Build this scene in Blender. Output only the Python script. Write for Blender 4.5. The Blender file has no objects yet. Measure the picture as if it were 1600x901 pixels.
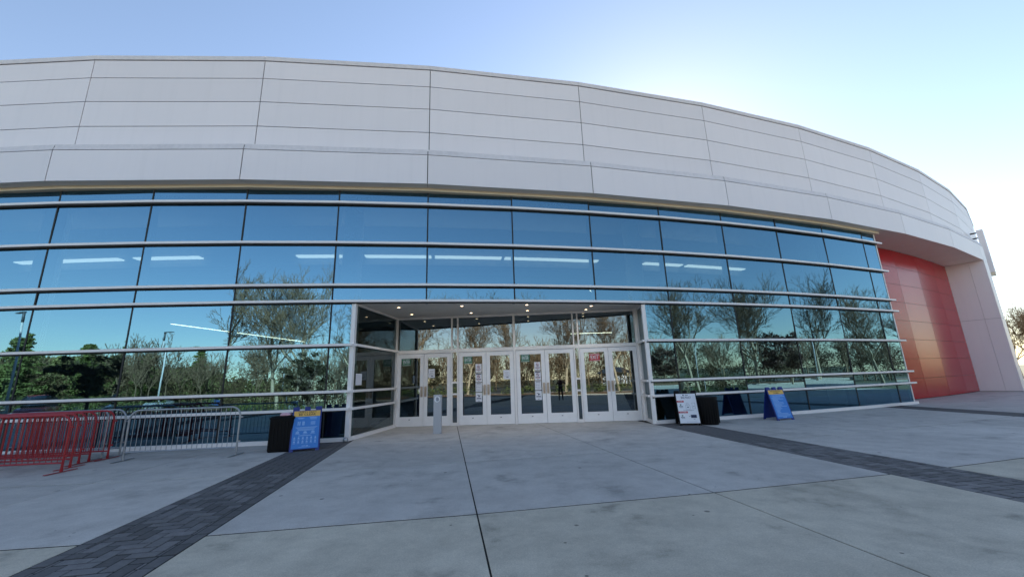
import bpy, math, random
from mathutils import Vector, Matrix
R_ = math.radians
sc = bpy.context.scene
COL = sc.collection

# ------------------------------------------------------------ camera
PITCH, ROLL, CAMZ = R_(12.92), R_(-1.846), 1.72
cp, sp = math.cos(PITCH), math.sin(PITCH)
fw = Vector((0, cp, sp)); up0 = Vector((0, -sp, cp)); rt0 = Vector((1, 0, 0))
rt = rt0*math.cos(ROLL) + up0*math.sin(ROLL); up = -rt0*math.sin(ROLL) + up0*math.cos(ROLL)
cd = bpy.data.cameras.new('camera'); cam = bpy.data.objects.new('camera', cd); COL.objects.link(cam)
cd.sensor_width = 36; cd.lens = 623/1600*36; cd.clip_start = 0.05; cd.clip_end = 4000
cam.matrix_world = Matrix(((rt.x, up.x, -fw.x, 0), (rt.y, up.y, -fw.y, 0), (rt.z, up.z, -fw.z, CAMZ), (0, 0, 0, 1)))
sc.camera = cam

# ------------------------------------------------------------ sky, sun, exposure
SUN_AZ, SUN_EL = R_(21), R_(26)            # azimuth clockwise from +Y, sun stands behind the building
w = bpy.data.worlds.new('World'); sc.world = w; w.use_nodes = True
nt = w.node_tree; bg = nt.nodes['Background']
sky = nt.nodes.new('ShaderNodeTexSky'); sky.sky_type = 'NISHITA'; sky.sun_disc = False
sky.sun_elevation = SUN_EL; sky.sun_rotation = SUN_AZ
sky.air_density = 1.0; sky.dust_density = 0.15; sky.ozone_density = 1.0; sky.altitude = 200
wb = nt.nodes.new('ShaderNodeMix'); wb.data_type = 'RGBA'; wb.blend_type = 'MULTIPLY'; wb.inputs[0].default_value = 1
wb.inputs[7].default_value = (1, .92, .875, 1)             # the camera's white balance, even over the whole sky
nt.links.new(sky.outputs[0], wb.inputs[6]); nt.links.new(wb.outputs[2], bg.inputs[0]); bg.inputs[1].default_value = 0.092
sl = bpy.data.lights.new('sun', 'SUN'); sl.energy = 5; sl.angle = R_(0.5); sl.color = (1, 0.93, 0.82)
so = bpy.data.objects.new('sun', sl); COL.objects.link(so)
sd = Vector((math.sin(SUN_AZ)*math.cos(SUN_EL), math.cos(SUN_AZ)*math.cos(SUN_EL), math.sin(SUN_EL)))
so.rotation_euler = (-sd).to_track_quat('-Z', 'Y').to_euler(); so.location = sd*300
vs = sc.view_settings; vs.view_transform = 'Standard'; vs.look = 'None'; vs.exposure = 1.72; vs.gamma = 1
vs.use_curve_mapping = False
sc.render.engine = 'CYCLES'
cy = sc.cycles; cy.use_denoising = True; cy.max_bounces = 10; cy.diffuse_bounces = 4; cy.glossy_bounces = 6
cy.transparent_max_bounces = 24; cy.transmission_bounces = 6; cy.caustics_reflective = False; cy.caustics_refractive = False
cy.sample_clamp_indirect = 8

# ------------------------------------------------------------ materials
def mat(name, col, rough=.6, metal=0, var=.0, vscale=3, bump=0, bscale=40, rnd=0, spec=.5, coat=0, mottles=None, detail=6, spots=None, streak=0):
    m = bpy.data.materials.new(name); m.use_nodes = True; n = m.node_tree.nodes; l = m.node_tree.links
    b = n['Principled BSDF']; b.inputs['Roughness'].default_value = rough; b.inputs['Metallic'].default_value = metal
    b.inputs['Specular IOR Level'].default_value = spec; b.inputs['Coat Weight'].default_value = coat
    b.inputs['Base Color'].default_value = (*col, 1)
    geo = n.new('ShaderNodeNewGeometry'); cur = None
    def mulby(sock, lo, hi, p0=.3, p1=.7):
        nonlocal cur
        mr = n.new('ShaderNodeMapRange'); mr.inputs[1].default_value = p0; mr.inputs[2].default_value = p1
        mr.inputs[3].default_value = lo; mr.inputs[4].default_value = hi
        l.new(sock, mr.inputs[0])
        mx = n.new('ShaderNodeMix'); mx.data_type = 'RGBA'; mx.blend_type = 'MULTIPLY'; mx.inputs[0].default_value = 1
        if cur is None: mx.inputs[6].default_value = (*col, 1)
        else: l.new(cur, mx.inputs[6])
        cc = n.new('ShaderNodeCombineColor')
        for k in range(3): l.new(mr.outputs[0], cc.inputs[k])
        l.new(cc.outputs[0], mx.inputs[7]); cur = mx.outputs[2]
    def noise(scale, det=detail, rgh=.6):
        t = n.new('ShaderNodeTexNoise'); t.inputs['Scale'].default_value = scale; t.inputs['Detail'].default_value = det
        t.inputs['Roughness'].default_value = rgh; l.new(geo.outputs['Position'], t.inputs['Vector']); return t.outputs[0]
    if var: mulby(noise(vscale), 1-var, 1+var)
    for (s, lo, hi, p0, p1) in (mottles or []): mulby(noise(s), lo, hi, p0, p1)
    if rnd:
        oi = n.new('ShaderNodeObjectInfo'); mulby(oi.outputs['Random'], 1-rnd, 1+rnd, 0, 1)
    if streak:
        vm = n.new('ShaderNodeVectorMath'); vm.operation = 'MULTIPLY'; vm.inputs[1].default_value = (5, 5, .22); l.new(geo.outputs['Position'], vm.inputs[0])
        t = n.new('ShaderNodeTexNoise'); t.inputs['Scale'].default_value = 1; t.inputs['Detail'].default_value = 4; l.new(vm.outputs[0], t.inputs['Vector']); mulby(t.outputs[0], 1-streak, 1.01, .3, .5)
    if spots:
        for sc_, th in spots:
            vo = n.new('ShaderNodeTexVoronoi'); vo.inputs['Scale'].default_value = sc_; l.new(geo.outputs['Position'], vo.inputs['Vector'])
            mulby(vo.outputs['Distance'], .35, 1, th*.7, th)
    if cur is not None: l.new(cur, b.inputs['Base Color'])
    if bump:
        bp = n.new('ShaderNodeBump'); bp.inputs['Strength'].default_value = 1; bp.inputs['Distance'].default_value = bump
        l.new(noise(bscale, 4), bp.inputs['Height']); l.new(bp.outputs[0], b.inputs['Normal'])
    return m

def emit(name, col, s):
    m = bpy.data.materials.new(name); m.use_nodes = True; b = m.node_tree.nodes['Principled BSDF']
    b.inputs['Base Color'].default_value = (.6, .6, .6, 1)
    b.inputs['Emission Color'].default_value = (*col, 1); b.inputs['Emission Strength'].default_value = s; return m

def glass_mat(name, refl, tint, base, wob=.004, ripple=.0006):
    """reflective glazing: fresnel-weighted mix of a mirror coat and tinted clear glass, slightly wavy"""
    m = bpy.data.materials.new(name); m.use_nodes = True; n = m.node_tree.nodes; l = m.node_tree.links
    n.remove(n['Principled BSDF']); out = n['Material Output']
    tr = n.new('ShaderNodeBsdfTransparent'); tr.inputs[0].default_value = (*tint, 1)
    gl = n.new('ShaderNodeBsdfGlossy'); gl.inputs['Color'].default_value = (*refl, 1); gl.inputs['Roughness'].default_value = 0
    lw = n.new('ShaderNodeLayerWeight'); lw.inputs[0].default_value = .35
    mr = n.new('ShaderNodeMapRange'); mr.inputs[1].default_value = 0; mr.inputs[2].default_value = 1
    mr.inputs[3].default_value = base; mr.inputs[4].default_value = 1
    l.new(lw.outputs['Fresnel'], mr.inputs[0])
    geo = n.new('ShaderNodeNewGeometry')
    oi = n.new('ShaderNodeObjectInfo'); sh = n.new('ShaderNodeVectorMath'); sh.operation = 'ADD'
    mu = n.new('ShaderNodeMath'); mu.operation = 'MULTIPLY'; mu.inputs[1].default_value = 37
    l.new(oi.outputs['Random'], mu.inputs[0]); cx = n.new('ShaderNodeCombineXYZ'); l.new(mu.outputs[0], cx.inputs[0]); l.new(mu.outputs[0], cx.inputs[2])
    l.new(geo.outputs['Position'], sh.inputs[0]); l.new(cx.outputs[0], sh.inputs[1])
    t = n.new('ShaderNodeTexNoise'); t.inputs['Scale'].default_value = .55; t.inputs['Detail'].default_value = 1; l.new(sh.outputs[0], t.inputs['Vector'])
    t2 = n.new('ShaderNodeTexNoise'); t2.inputs['Scale'].default_value = 1; t2.inputs['Detail'].default_value = 1
    vm = n.new('ShaderNodeVectorMath'); vm.operation = 'MULTIPLY'; vm.inputs[1].default_value = (.5, .5, 5); l.new(sh.outputs[0], vm.inputs[0]); l.new(vm.outputs[0], t2.inputs['Vector'])
    b1 = n.new('ShaderNodeBump'); b1.inputs['Distance'].default_value = wob; l.new(t.outputs[0], b1.inputs['Height'])
    b2 = n.new('ShaderNodeBump'); b2.inputs['Distance'].default_value = ripple; l.new(t2.outputs[0], b2.inputs['Height']); l.new(b1.outputs[0], b2.inputs['Normal'])
    l.new(b2.outputs[0], gl.inputs['Normal'])
    mx = n.new('ShaderNodeMixShader'); l.new(mr.outputs[0], mx.inputs[0]); l.new(tr.outputs[0], mx.inputs[1]); l.new(gl.outputs[0], mx.inputs[2])
    l.new(mx.outputs[0], out.inputs[0]); return m
def clear_mat(name, tint):
    m = bpy.data.materials.new(name); m.use_nodes = True; n = m.node_tree.nodes; l = m.node_tree.links
    n.remove(n['Principled BSDF']); tr = n.new('ShaderNodeBsdfTransparent'); tr.inputs[0].default_value = (*tint, 1)
    l.new(tr.outputs[0], n['Material Output'].inputs[0]); return m

M = {}
M['panel'] = mat('white_metal_panel', (.83, .775, .775), .42, 0, .018, .3, rnd=.03, streak=.012)
M['panel_cap'] = mat('weathered_coping', (.74, .69, .68), .5, 0, .05, .6, mottles=[(7, .93, 1.02, .35, .6)])
M['joint'] = mat('joint_backing', (.025, .022, .02), .9)
M['soffit'] = mat('soffit_metal', (.72, .69, .63), .55, var=.04, vscale=.8)
M['cream'] = mat('cream_trim', (.80, .68, .50), .5, var=.05, vscale=1.5)
M['red'] = mat('red_metal_panel', (.42, .009, .016), .2, 0, .05, .8, rnd=.05, spec=.2)
M['alu'] = mat('white_aluminium', (.90, .86, .83), .38, 0, .03, 3)
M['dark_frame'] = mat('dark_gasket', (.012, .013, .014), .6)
M['fin'] = mat('mullion_fin', (.40, .43, .43), .5)
M['glass'] = glass_mat('reflective_glass', (.36, .72, .98), (.17, .235, .245), .265, .0021, .00014)
M['glass_door'] = glass_mat('door_glass', (.68, .82, .90), (.15, .19, .19), .20, .0016, .0004)
M['glass_side'] = glass_mat('side_glass', (.70, .82, .88), (.30, .38, .38), .07, .0016, .0004)
M['glass_in'] = clear_mat('inner_face', (.96, .98, .98))
M['concrete'] = mat('plaza_concrete', (.555, .53, .49), .85, 0, .10, .45, bump=.0012, bscale=140, rnd=.07,
                    mottles=[(2.2, .87, 1.04, .33, .62), (14, .94, 1.04, .3, .7), (60, .86, 1.08, .35, .65), (190, .86, 1.10, .35, .65), (.55, .80, 1.0, .30, .46), (1.1, .72, 1.0, .26, .38)], spots=[(1.1, .045), (2.6, .05)])
M['concrete_warm'] = mat('plaza_concrete_warm', (.59, .54, .435), .85, 0, .11, .45, bump=.0012, bscale=140, rnd=.05,
                    mottles=[(2.2, .85, 1.04, .33, .62), (14, .93, 1.04, .3, .7), (60, .84, 1.08, .35, .65), (190, .84, 1.10, .35, .65), (.55, .76, 1.0, .30, .46), (1.1, .66, 1.0, .26, .39)], spots=[(1.1, .05), (2.3, .05)])
M['sub'] = mat('joint_bed', (.010, .010, .009), .95)
M['joint_dark'] = mat('paver_joint', (.008, .008, .008), .95)
M['paver'] = mat('charcoal_paver', (.14, .137, .137), .8, 0, .16, 9, bump=.002, bscale=90, rnd=.38, mottles=[(60, .85, 1.15, .3, .7)])
M['grass'] = mat('ground_grass', (.085, .085, .035), .95, 0, .25, .25, mottles=[(2.5, .75, 1.2, .3, .7)])
M['asphalt'] = mat('asphalt', (.06, .06, .06), .9, var=.15, vscale=.6)
M['kerb'] = mat('kerb_concrete', (.42, .39, .33), .85, var=.1, vscale=2)
M['mulch'] = mat('pine_mulch', (.22, .12, .055), .95, var=.3, vscale=6)
M['white_paint'] = mat('road_paint', (.7, .7, .68), .7)
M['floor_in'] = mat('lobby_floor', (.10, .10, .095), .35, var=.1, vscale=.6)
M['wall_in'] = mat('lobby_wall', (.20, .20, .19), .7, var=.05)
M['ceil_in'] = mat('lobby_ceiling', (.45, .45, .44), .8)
M['column'] = mat('lobby_column', (.80, .82, .80), .6, var=.03)
M['strip'] = emit('lobby_light', (1, .95, .86), .8)
M['line_light'] = emit('line_light', (1, .88, .66), 3.5)
M['lamp'] = emit('downlight_lens', (1, .70, .40), 2)
M['door'] = mat('door_white', (.90, .88, .87), .4, var=.03, vscale=4)
M['handle'] = mat('satin_bronze', (.55, .45, .36), .35, .6)
M['steel'] = mat('galvanised_steel', (.38, .40, .42), .42, .75, var=.15, vscale=9)
M['redpaint'] = mat('red_powdercoat', (.36, .013, .020), .35, var=.08, vscale=7)
M['black'] = mat('black_plastic', (.004, .004, .0045), .6, var=.2, vscale=5, spec=.2)
M['blue'] = mat('blue_plastic', (.010, .028, .20), .4, var=.08, vscale=4)
M['poster_blue'] = mat('poster_blue', (.035, .22, .64), .4)
M['poster_yellow'] = mat('poster_yellow', (.78, .47, .10), .45)
M['poster_white'] = mat('poster_white', (.78, .80, .84), .45)
M['ink_navy'] = mat('ink_navy', (.015, .025, .075), .5)
M['ink_black'] = mat('ink_black', (.02, .02, .02), .5)
M['ink_grey'] = mat('ink_grey', (.30, .32, .36), .5)
M['ink_pale'] = mat('ink_pale', (.30, .52, .85), .5)
M['ink_white'] = mat('ink_white', (.80, .82, .85), .5)
M['ink_red'] = mat('ink_red', (.48, .02, .03), .5)
M['ink_green'] = mat('ink_green', (.02, .16, .08), .5)
M['paper'] = mat('paper', (.78, .78, .82), .6)
M['pink'] = mat('pink_paper', (.75, .45, .52), .6)
M['post'] = mat('post_grey', (.46, .48, .52), .4, .3)
M['bark'] = mat('bark', (.48, .38, .25), .9, var=.25, vscale=4)
M['bark_dark'] = mat('bark_dark', (.085, .062, .045), .9, var=.25, vscale=4)
M['twig'] = mat('twig', (.20, .135, .075), .9)
M['needle'] = mat('needles', (.13, .15, .035), .8, var=.3, vscale=1.2)
M['leaf_dark'] = mat('dark_leaves', (.06, .052, .022), .8, var=.3, vscale=2)
M['leaf_brown'] = mat('brown_leaves', (.075, .036, .020), .8, var=.3, vscale=2)
M['hedge'] = mat('hedge_leaves', (.10, .125, .03), .8, var=.35, vscale=2)
M['brush'] = mat('winter_brush', (.105, .068, .027), .9, var=.35, vscale=.5)
M['hillwood'] = mat('hill_woods', (.17, .16, .05), .9, var=.35, vscale=.15)
M['lamp_pole'] = mat('lamp_pole', (.60, .60, .58), .5)
M['lamp_head'] = mat('lamp_head', (.08, .085, .09), .5)
M['skin'] = mat('skin', (.42, .25, .18), .5)
M['cloth'] = mat('maroon_cloth', (.050, .012, .014), .8)
M['trouser'] = mat('black_cloth', (.012, .012, .014), .8)
M['hair'] = mat('hair', (.02, .014, .01), .6)
M['roof_slate'] = mat('roof_slate', (.05, .065, .085), .6)
M['glass_dark'] = mat('dark_glass', (.02, .025, .03), .08)
M['tyre'] = mat('tyre', (.015, .015, .015), .8)

# ------------------------------------------------------------ mesh helpers
ORG = {}
class MB:
    def __init__(s): s.v = []; s.f = []; s.m = []
    def add(s, vs, fs, mi=0):
        o = len(s.v); s.v += [tuple(v) for v in vs]; s.f += [tuple(o+i for i in f) for f in fs]
        s.m += [mi]*len(fs) if isinstance(mi, int) else list(mi); return s
    def prism(s, poly, z0, z1, mi=0):
        a = sum(poly[i][0]*poly[(i+1) % len(poly)][1]-poly[(i+1) % len(poly)][0]*poly[i][1] for i in range(len(poly)))
        if a < 0: poly = poly[::-1]
        n = len(poly)
        z0 = z0 if isinstance(z0, (list, tuple)) else [z0]*n
        vs = [(p[0], p[1], z0[k]) for k, p in enumerate(poly)] + [(p[0], p[1], z1) for p in poly]
        fs = [tuple(range(n))[::-1], tuple(range(n, 2*n))] + [(i, (i+1) % n, n+(i+1) % n, n+i) for i in range(n)]
        return s.add(vs, fs, mi)
    def box(s, c, d, rz=0, mi=0, rx=0):
        X, Y, Z = d[0]/2, d[1]/2, d[2]/2; mt = Matrix.Translation(c) @ Matrix.Rotation(rz, 4, 'Z') @ Matrix.Rotation(rx, 4, 'X')
        vs = [mt @ Vector((a*X, b*Y, e*Z)) for e in (-1, 1) for a, b in ((-1, -1), (1, -1), (1, 1), (-1, 1))]
        return s.add(vs, [(3, 2, 1, 0), (4, 5, 6, 7), (0, 1, 5, 4), (1, 2, 6, 5), (2, 3, 7, 6), (3, 0, 4, 7)], mi)
    def tube(s, p0, p1, r0, r1=None, n=8, cap=True, mi=0):
        r1 = r0 if r1 is None else r1; p0 = Vector(p0); p1 = Vector(p1); d = (p1-p0)
        if d.length < 1e-6: return s
        d.normalize(); a = d.orthogonal().normalized(); b = d.cross(a); vs = []
        for p, r in ((p0, r0), (p1, r1)):
            for k in range(n):
                t = 2*math.pi*k/n; vs.append(p+(a*math.cos(t)+b*math.sin(t))*r)
        fs = [(k, (k+1) % n, n+(k+1) % n, n+k) for k in range(n)]
        if cap: fs += [tuple(range(n))[::-1], tuple(range(n, 2*n))]
        return s.add(vs, fs, mi)
    def path(s, pts, r, n=8, mi=0):
        pts = [Vector(p) for p in pts]; o = len(s.v); rings = []
        for i, p in enumerate(pts):
            t = (pts[min(i+1, len(pts)-1)]-pts[max(i-1, 0)]).normalized()
            if i == 0: a = t.orthogonal().normalized()
            else: a = (a - t*a.dot(t)).normalized()
            b = t.cross(a)
            rr = r[i] if isinstance(r, (list, tuple)) else r
            s.v += [tuple(p+(a*math.cos(2*math.pi*k/n)+b*math.sin(2*math.pi*k/n))*rr) for k in range(n)]
        nf = 0
        for i in range(len(pts)-1):
            for k in range(n): s.f.append((o+i*n+k, o+i*n+(k+1) % n, o+(i+1)*n+(k+1) % n, o+(i+1)*n+k)); nf += 1
        s.f += [tuple(o+k for k in range(n))[::-1], tuple(o+(len(pts)-1)*n+k for k in range(n))]; s.m += [mi]*(nf+2); return s
    def lathe(s, prof, c=(0, 0, 0), n=24, mi=0):
        o = len(s.v)
        for r, z in prof: s.v += [(c[0]+r*math.cos(2*math.pi*k/n), c[1]+r*math.sin(2*math.pi*k/n), c[2]+z) for k in range(n)]
        cnt = 0
        for i in range(len(prof)-1):
            for k in range(n): s.f.append((o+i*n+k, o+i*n+(k+1) % n, o+(i+1)*n+(k+1) % n, o+(i+1)*n+k)); cnt += 1
        s.f += [tuple(o+k for k in range(n))[::-1], tuple(o+(len(prof)-1)*n+k for k in range(n))]; s.m += [mi]*(cnt+2); return s
    def xf(s, mt): s.v = [tuple(mt @ Vector(v)) for v in s.v]; return s
    def build(s, name, mats, parent=None, smooth=False):
        mats = mats if isinstance(mats, (list, tuple)) else [mats]
        org = ORG.get(parent.name, (0, 0, 0)) if parent else (0, 0, 0)
        me = bpy.data.meshes.new(name)
        me.from_pydata([(v[0]-org[0], v[1]-org[1], v[2]-org[2]) for v in s.v], [], s.f)
        for m in mats: me.materials.append(m)
        if len(mats) > 1: me.polygons.foreach_set('material_index', s.m)
        if smooth: me.polygons.foreach_set('use_smooth', [True]*len(me.polygons))
        me.update()
        o = bpy.data.objects.new(name, me); COL.objects.link(o)
        if parent: o.parent = parent
        ORG[o.name] = org
        return o
def empty(name, loc=(0, 0, 0)):
    o = bpy.data.objects.new(name, None); COL.objects.link(o); o.location = loc; o.empty_display_size = .2; ORG[o.name] = tuple(loc); return o
def tag(o, label, cat, group=None):
    o['label'] = label; o['category'] = cat
    if group: o['group'] = group
    return o
def struct(o): o['kind'] = 'structure'; return o
def copy_tree(o, parent=None):
    c = o.copy(); COL.objects.link(c); c.parent = parent
    for ch in [x for x in o.children]: copy_tree(ch, c)
    return c
def smooth_angle(o, a=40):
    me = o.data; me.polygons.foreach_set('use_smooth', [True]*len(me.polygons)); me.set_sharp_from_angle(angle=R_(a))
FONTCACHE = {}
def text_mesh(body, size):
    """lettering as flat polygons in the XY plane, centred"""
    k = (body, size)
    if k in FONTCACHE: return FONTCACHE[k]
    cu = bpy.data.curves.new('lettering', 'FONT'); cu.body = body; cu.size = size; cu.align_x = 'CENTER'; cu.align_y = 'CENTER'; cu.resolution_u = 2; cu.offset = .010*size
    o = bpy.data.objects.new('lettering', cu); COL.objects.link(o); dg = bpy.context.evaluated_depsgraph_get()
    me = bpy.data.meshes.new_from_object(o.evaluated_get(dg)); vs = [v.co.copy() for v in me.vertices]; fs = [tuple(p.vertices) for p in me.polygons]
    bpy.data.objects.remove(o); bpy.data.curves.remove(cu); bpy.data.meshes.remove(me)
    FONTCACHE[k] = (vs, fs); return vs, fs

# ------------------------------------------------------------ the building's circle
CX, CY, RAD, A0, DA = -16.77955, 103.48221, 90.83362, -1.55718, 0.03463
def pt(i, dr):
    a = A0+DA*i; return (CX+(RAD+dr)*math.cos(a), CY+(RAD+dr)*math.sin(a))
def arcpoly(i0, i1, r0, r1, gap=0):
    g = gap/(2*RAD*DA); i0 += g; i1 -= g
    return [pt(i0, r0), pt(i1, r0), pt(i1, r1), pt(i0, r1)]
def arcstrip(mb, idx, r0, r1, z0, z1, mi=0):
    """a polyline bar following the facets"""
    o = len(mb.v); n = len(idx)
    for i in idx:
        a, b = pt(i, r0), pt(i, r1)
        mb.v += [(*a, z0), (*b, z0), (*b, z1), (*a, z1)]
    for k in range(n-1):
        q = o+4*k
        for e in range(4): mb.f.append((q+e, q+(e+1) % 4, q+4+(e+1) % 4, q+4+e)); mb.m.append(mi)
    mb.f.append((o, o+3, o+2, o+1)); e = o+4*(n-1); mb.f.append((e, e+1, e+2, e+3)); mb.m += [mi, mi]
    return mb
def frange(a, b, st=1.0):
    """a, every whole step inside, b"""
    r = [a]; k = math.floor(a/st)+1
    while k*st < b-1e-6:
        r.append(k*st); k += 1
    return r+[b]

# ============================================================ GROUND
gm = MB(); gm.add([(-900, -900, -.16), (900, -900, -.16), (900, 900, -.16), (-900, 900, -.16)], [(0, 1, 2, 3)])
struct(gm.build('ground', M['grass']))
LI, RI = 3.24, 6.62                                     # corners of the entrance recess
I0, I1 = -8.0, 17.0
pl = MB()
ip_ = [I0+.5*k for k in range(int((I1-I0)*2)+1)]
arcstrip(pl, ip_, -14, 24.0, -.15, -.007)
plaza = struct(pl.build('plaza', M['sub']))
# joint lines: idx as a linear function of distance from the glass
def ln(i_a, d_a, i_b, d_b):
    b = (i_b-i_a)/(d_b-d_a); return (i_a-b*d_a, b)
LINES = [(-5.9, 0), (-4.8, 0), (-3.7, 0), (-2.6, 0), (-1.5, 0), (-.49, 0), (-.02, 0), (1.05, 0), (2.14, 0), ln(2.89, 2.09, 3.02, 8.96), ln(3.30, .76, 3.41, 9.21), (4.36, 0), (5.39, 0),
         ln(6.57, .76, 6.33, 9.78), ln(6.97, 1.89, 6.74, 9.09), (7.95, 0), (9.0, 0), ln(10.42, .9, 10.02, 4.6), ln(10.85, .6, 10.45, 4.6), (11.9, 0), (13.0, 0), (14.1, 0), (15.2, 0), (16.2, 0), (17, 0)]
BANDS = (5, 9, 13, 17)                                    # line index where a paver band starts
RINGS = [-12, -3.0, 1.02, 4.55, 8.14, 11.75, 15.3, 19.0, 24.0]
def lp0_(k, d): return pt(LINES[k][0]+LINES[k][1]*max(d, 0), d)
BAX = {}
BHALF = .68
for _k in BANDS:                                          # each band is a straight strip of even width
    _a = (Vector(lp0_(_k, .8))+Vector(lp0_(_k+1, .8)))/2; _b = (Vector(lp0_(_k, 9))+Vector(lp0_(_k+1, 9)))/2
    _t = (_b-_a).normalized(); _s = Vector((-_t.y, _t.x))
    if _s.dot(Vector(lp0_(_k+1, 5))-Vector(lp0_(_k, 5))) < 0: _s = -_s
    BAX[_k] = (_a-_t*.6, _t, _s)
def lp(k, d):
    for b_, (o_, t_, s_) in BAX.items():
        if k in (b_, b_+1):
            p = o_+s_*(BHALF if k == b_+1 else -BHALF); c_ = p-Vector((CX, CY)); r_ = RAD+d
            B = c_.dot(t_); t = -B+math.sqrt(B*B-c_.length_squared+r_*r_); return tuple(p+t_*t)
    return lp0_(k, d)
def shrink(poly, g):
    c = (sum(p[0] for p in poly)/4, sum(p[1] for p in poly)/4)
    out = []
    n = len(poly)
    for i in range(n):                                    # offset each edge inward by g
        p0, p1, p2 = Vector(poly[i-1]), Vector(poly[i]), Vector(poly[(i+1) % n])
        e1 = (p1-p0).normalized(); e2 = (p2-p1).normalized()
        n1 = Vector((-e1.y, e1.x)); n2 = Vector((-e2.y, e2.x))
        if n1.dot(Vector(c)-p1) < 0: n1 = -n1
        if n2.dot(Vector(c)-p1) < 0: n2 = -n2
        bis = n1+n2; out.append(tuple(p1+bis*(g/max(1e-6, bis.dot(n1)))))
    return out
def slab(poly, z, h, name, m, parent, gr_, gc_, bev=.006):
    a = sum(poly[i][0]*poly[(i+1) % 4][1]-poly[(i+1) % 4][0]*poly[i][1] for i in range(4))
    if a < 0: poly = poly[::-1]
    def sh(e):                                            # radial sides by gr_, ring sides by gc_
        P_ = [Vector(v) for v in poly]; c_ = sum(P_, Vector((0, 0)))/4; L_ = []
        for i in range(4):
            a_, b_ = P_[i], P_[(i+1) % 4]; d_ = (b_-a_).normalized(); n_ = Vector((-d_.y, d_.x))
            if n_.dot(c_-a_) < 0: n_ = -n_
            rad = abs(d_.dot((c_-Vector((CX, CY))).normalized())) > .7
            L_.append((a_+n_*((gr_ if rad else gc_)+e), d_))
        out = []
        for i in range(4):
            (a_, d_), (b_, f_) = L_[i-1], L_[i]; cr = d_.x*f_.y-d_.y*f_.x; t = ((b_-a_).x*f_.y-(b_-a_).y*f_.x)/cr; out.append(tuple(a_+d_*t))
        return out
    p = sh(0); q = sh(bev)
    vs = [(*k, z-h) for k in p]+[(*k, z-bev*.8) for k in p]+[(*k, z) for k in q]
    fs = [(8, 9, 10, 11)]+[(i, (i+1) % 4, 4+(i+1) % 4, 4+i) for i in range(4)]+[(4+i, 4+(i+1) % 4, 8+(i+1) % 4, 8+i) for i in range(4)]
    return MB().add(vs, fs).build(name, m, parent)
rnd = random.Random(4)
for k in range(len(LINES)-1):
    if k in BANDS: continue
    for r in range(len(RINGS)-1):
        d0, d1 = RINGS[r], RINGS[r+1]
        if d0 < 0 and (k < 9 or k > 13): d0 = -.02 if k < 18 else -1.6
        if d1 < 0 and (k < 9 or k > 13): continue
        poly = [lp(k, d0), lp(k+1, d0), lp(k+1, d1), lp(k, d1)]
        slab(poly, rnd.uniform(-.001, .001), .033, 'concrete_slab', M['concrete_warm' if d0 > 8 else 'concrete'], plaza, .010, .022 if d0 > 4 else .016)
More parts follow.
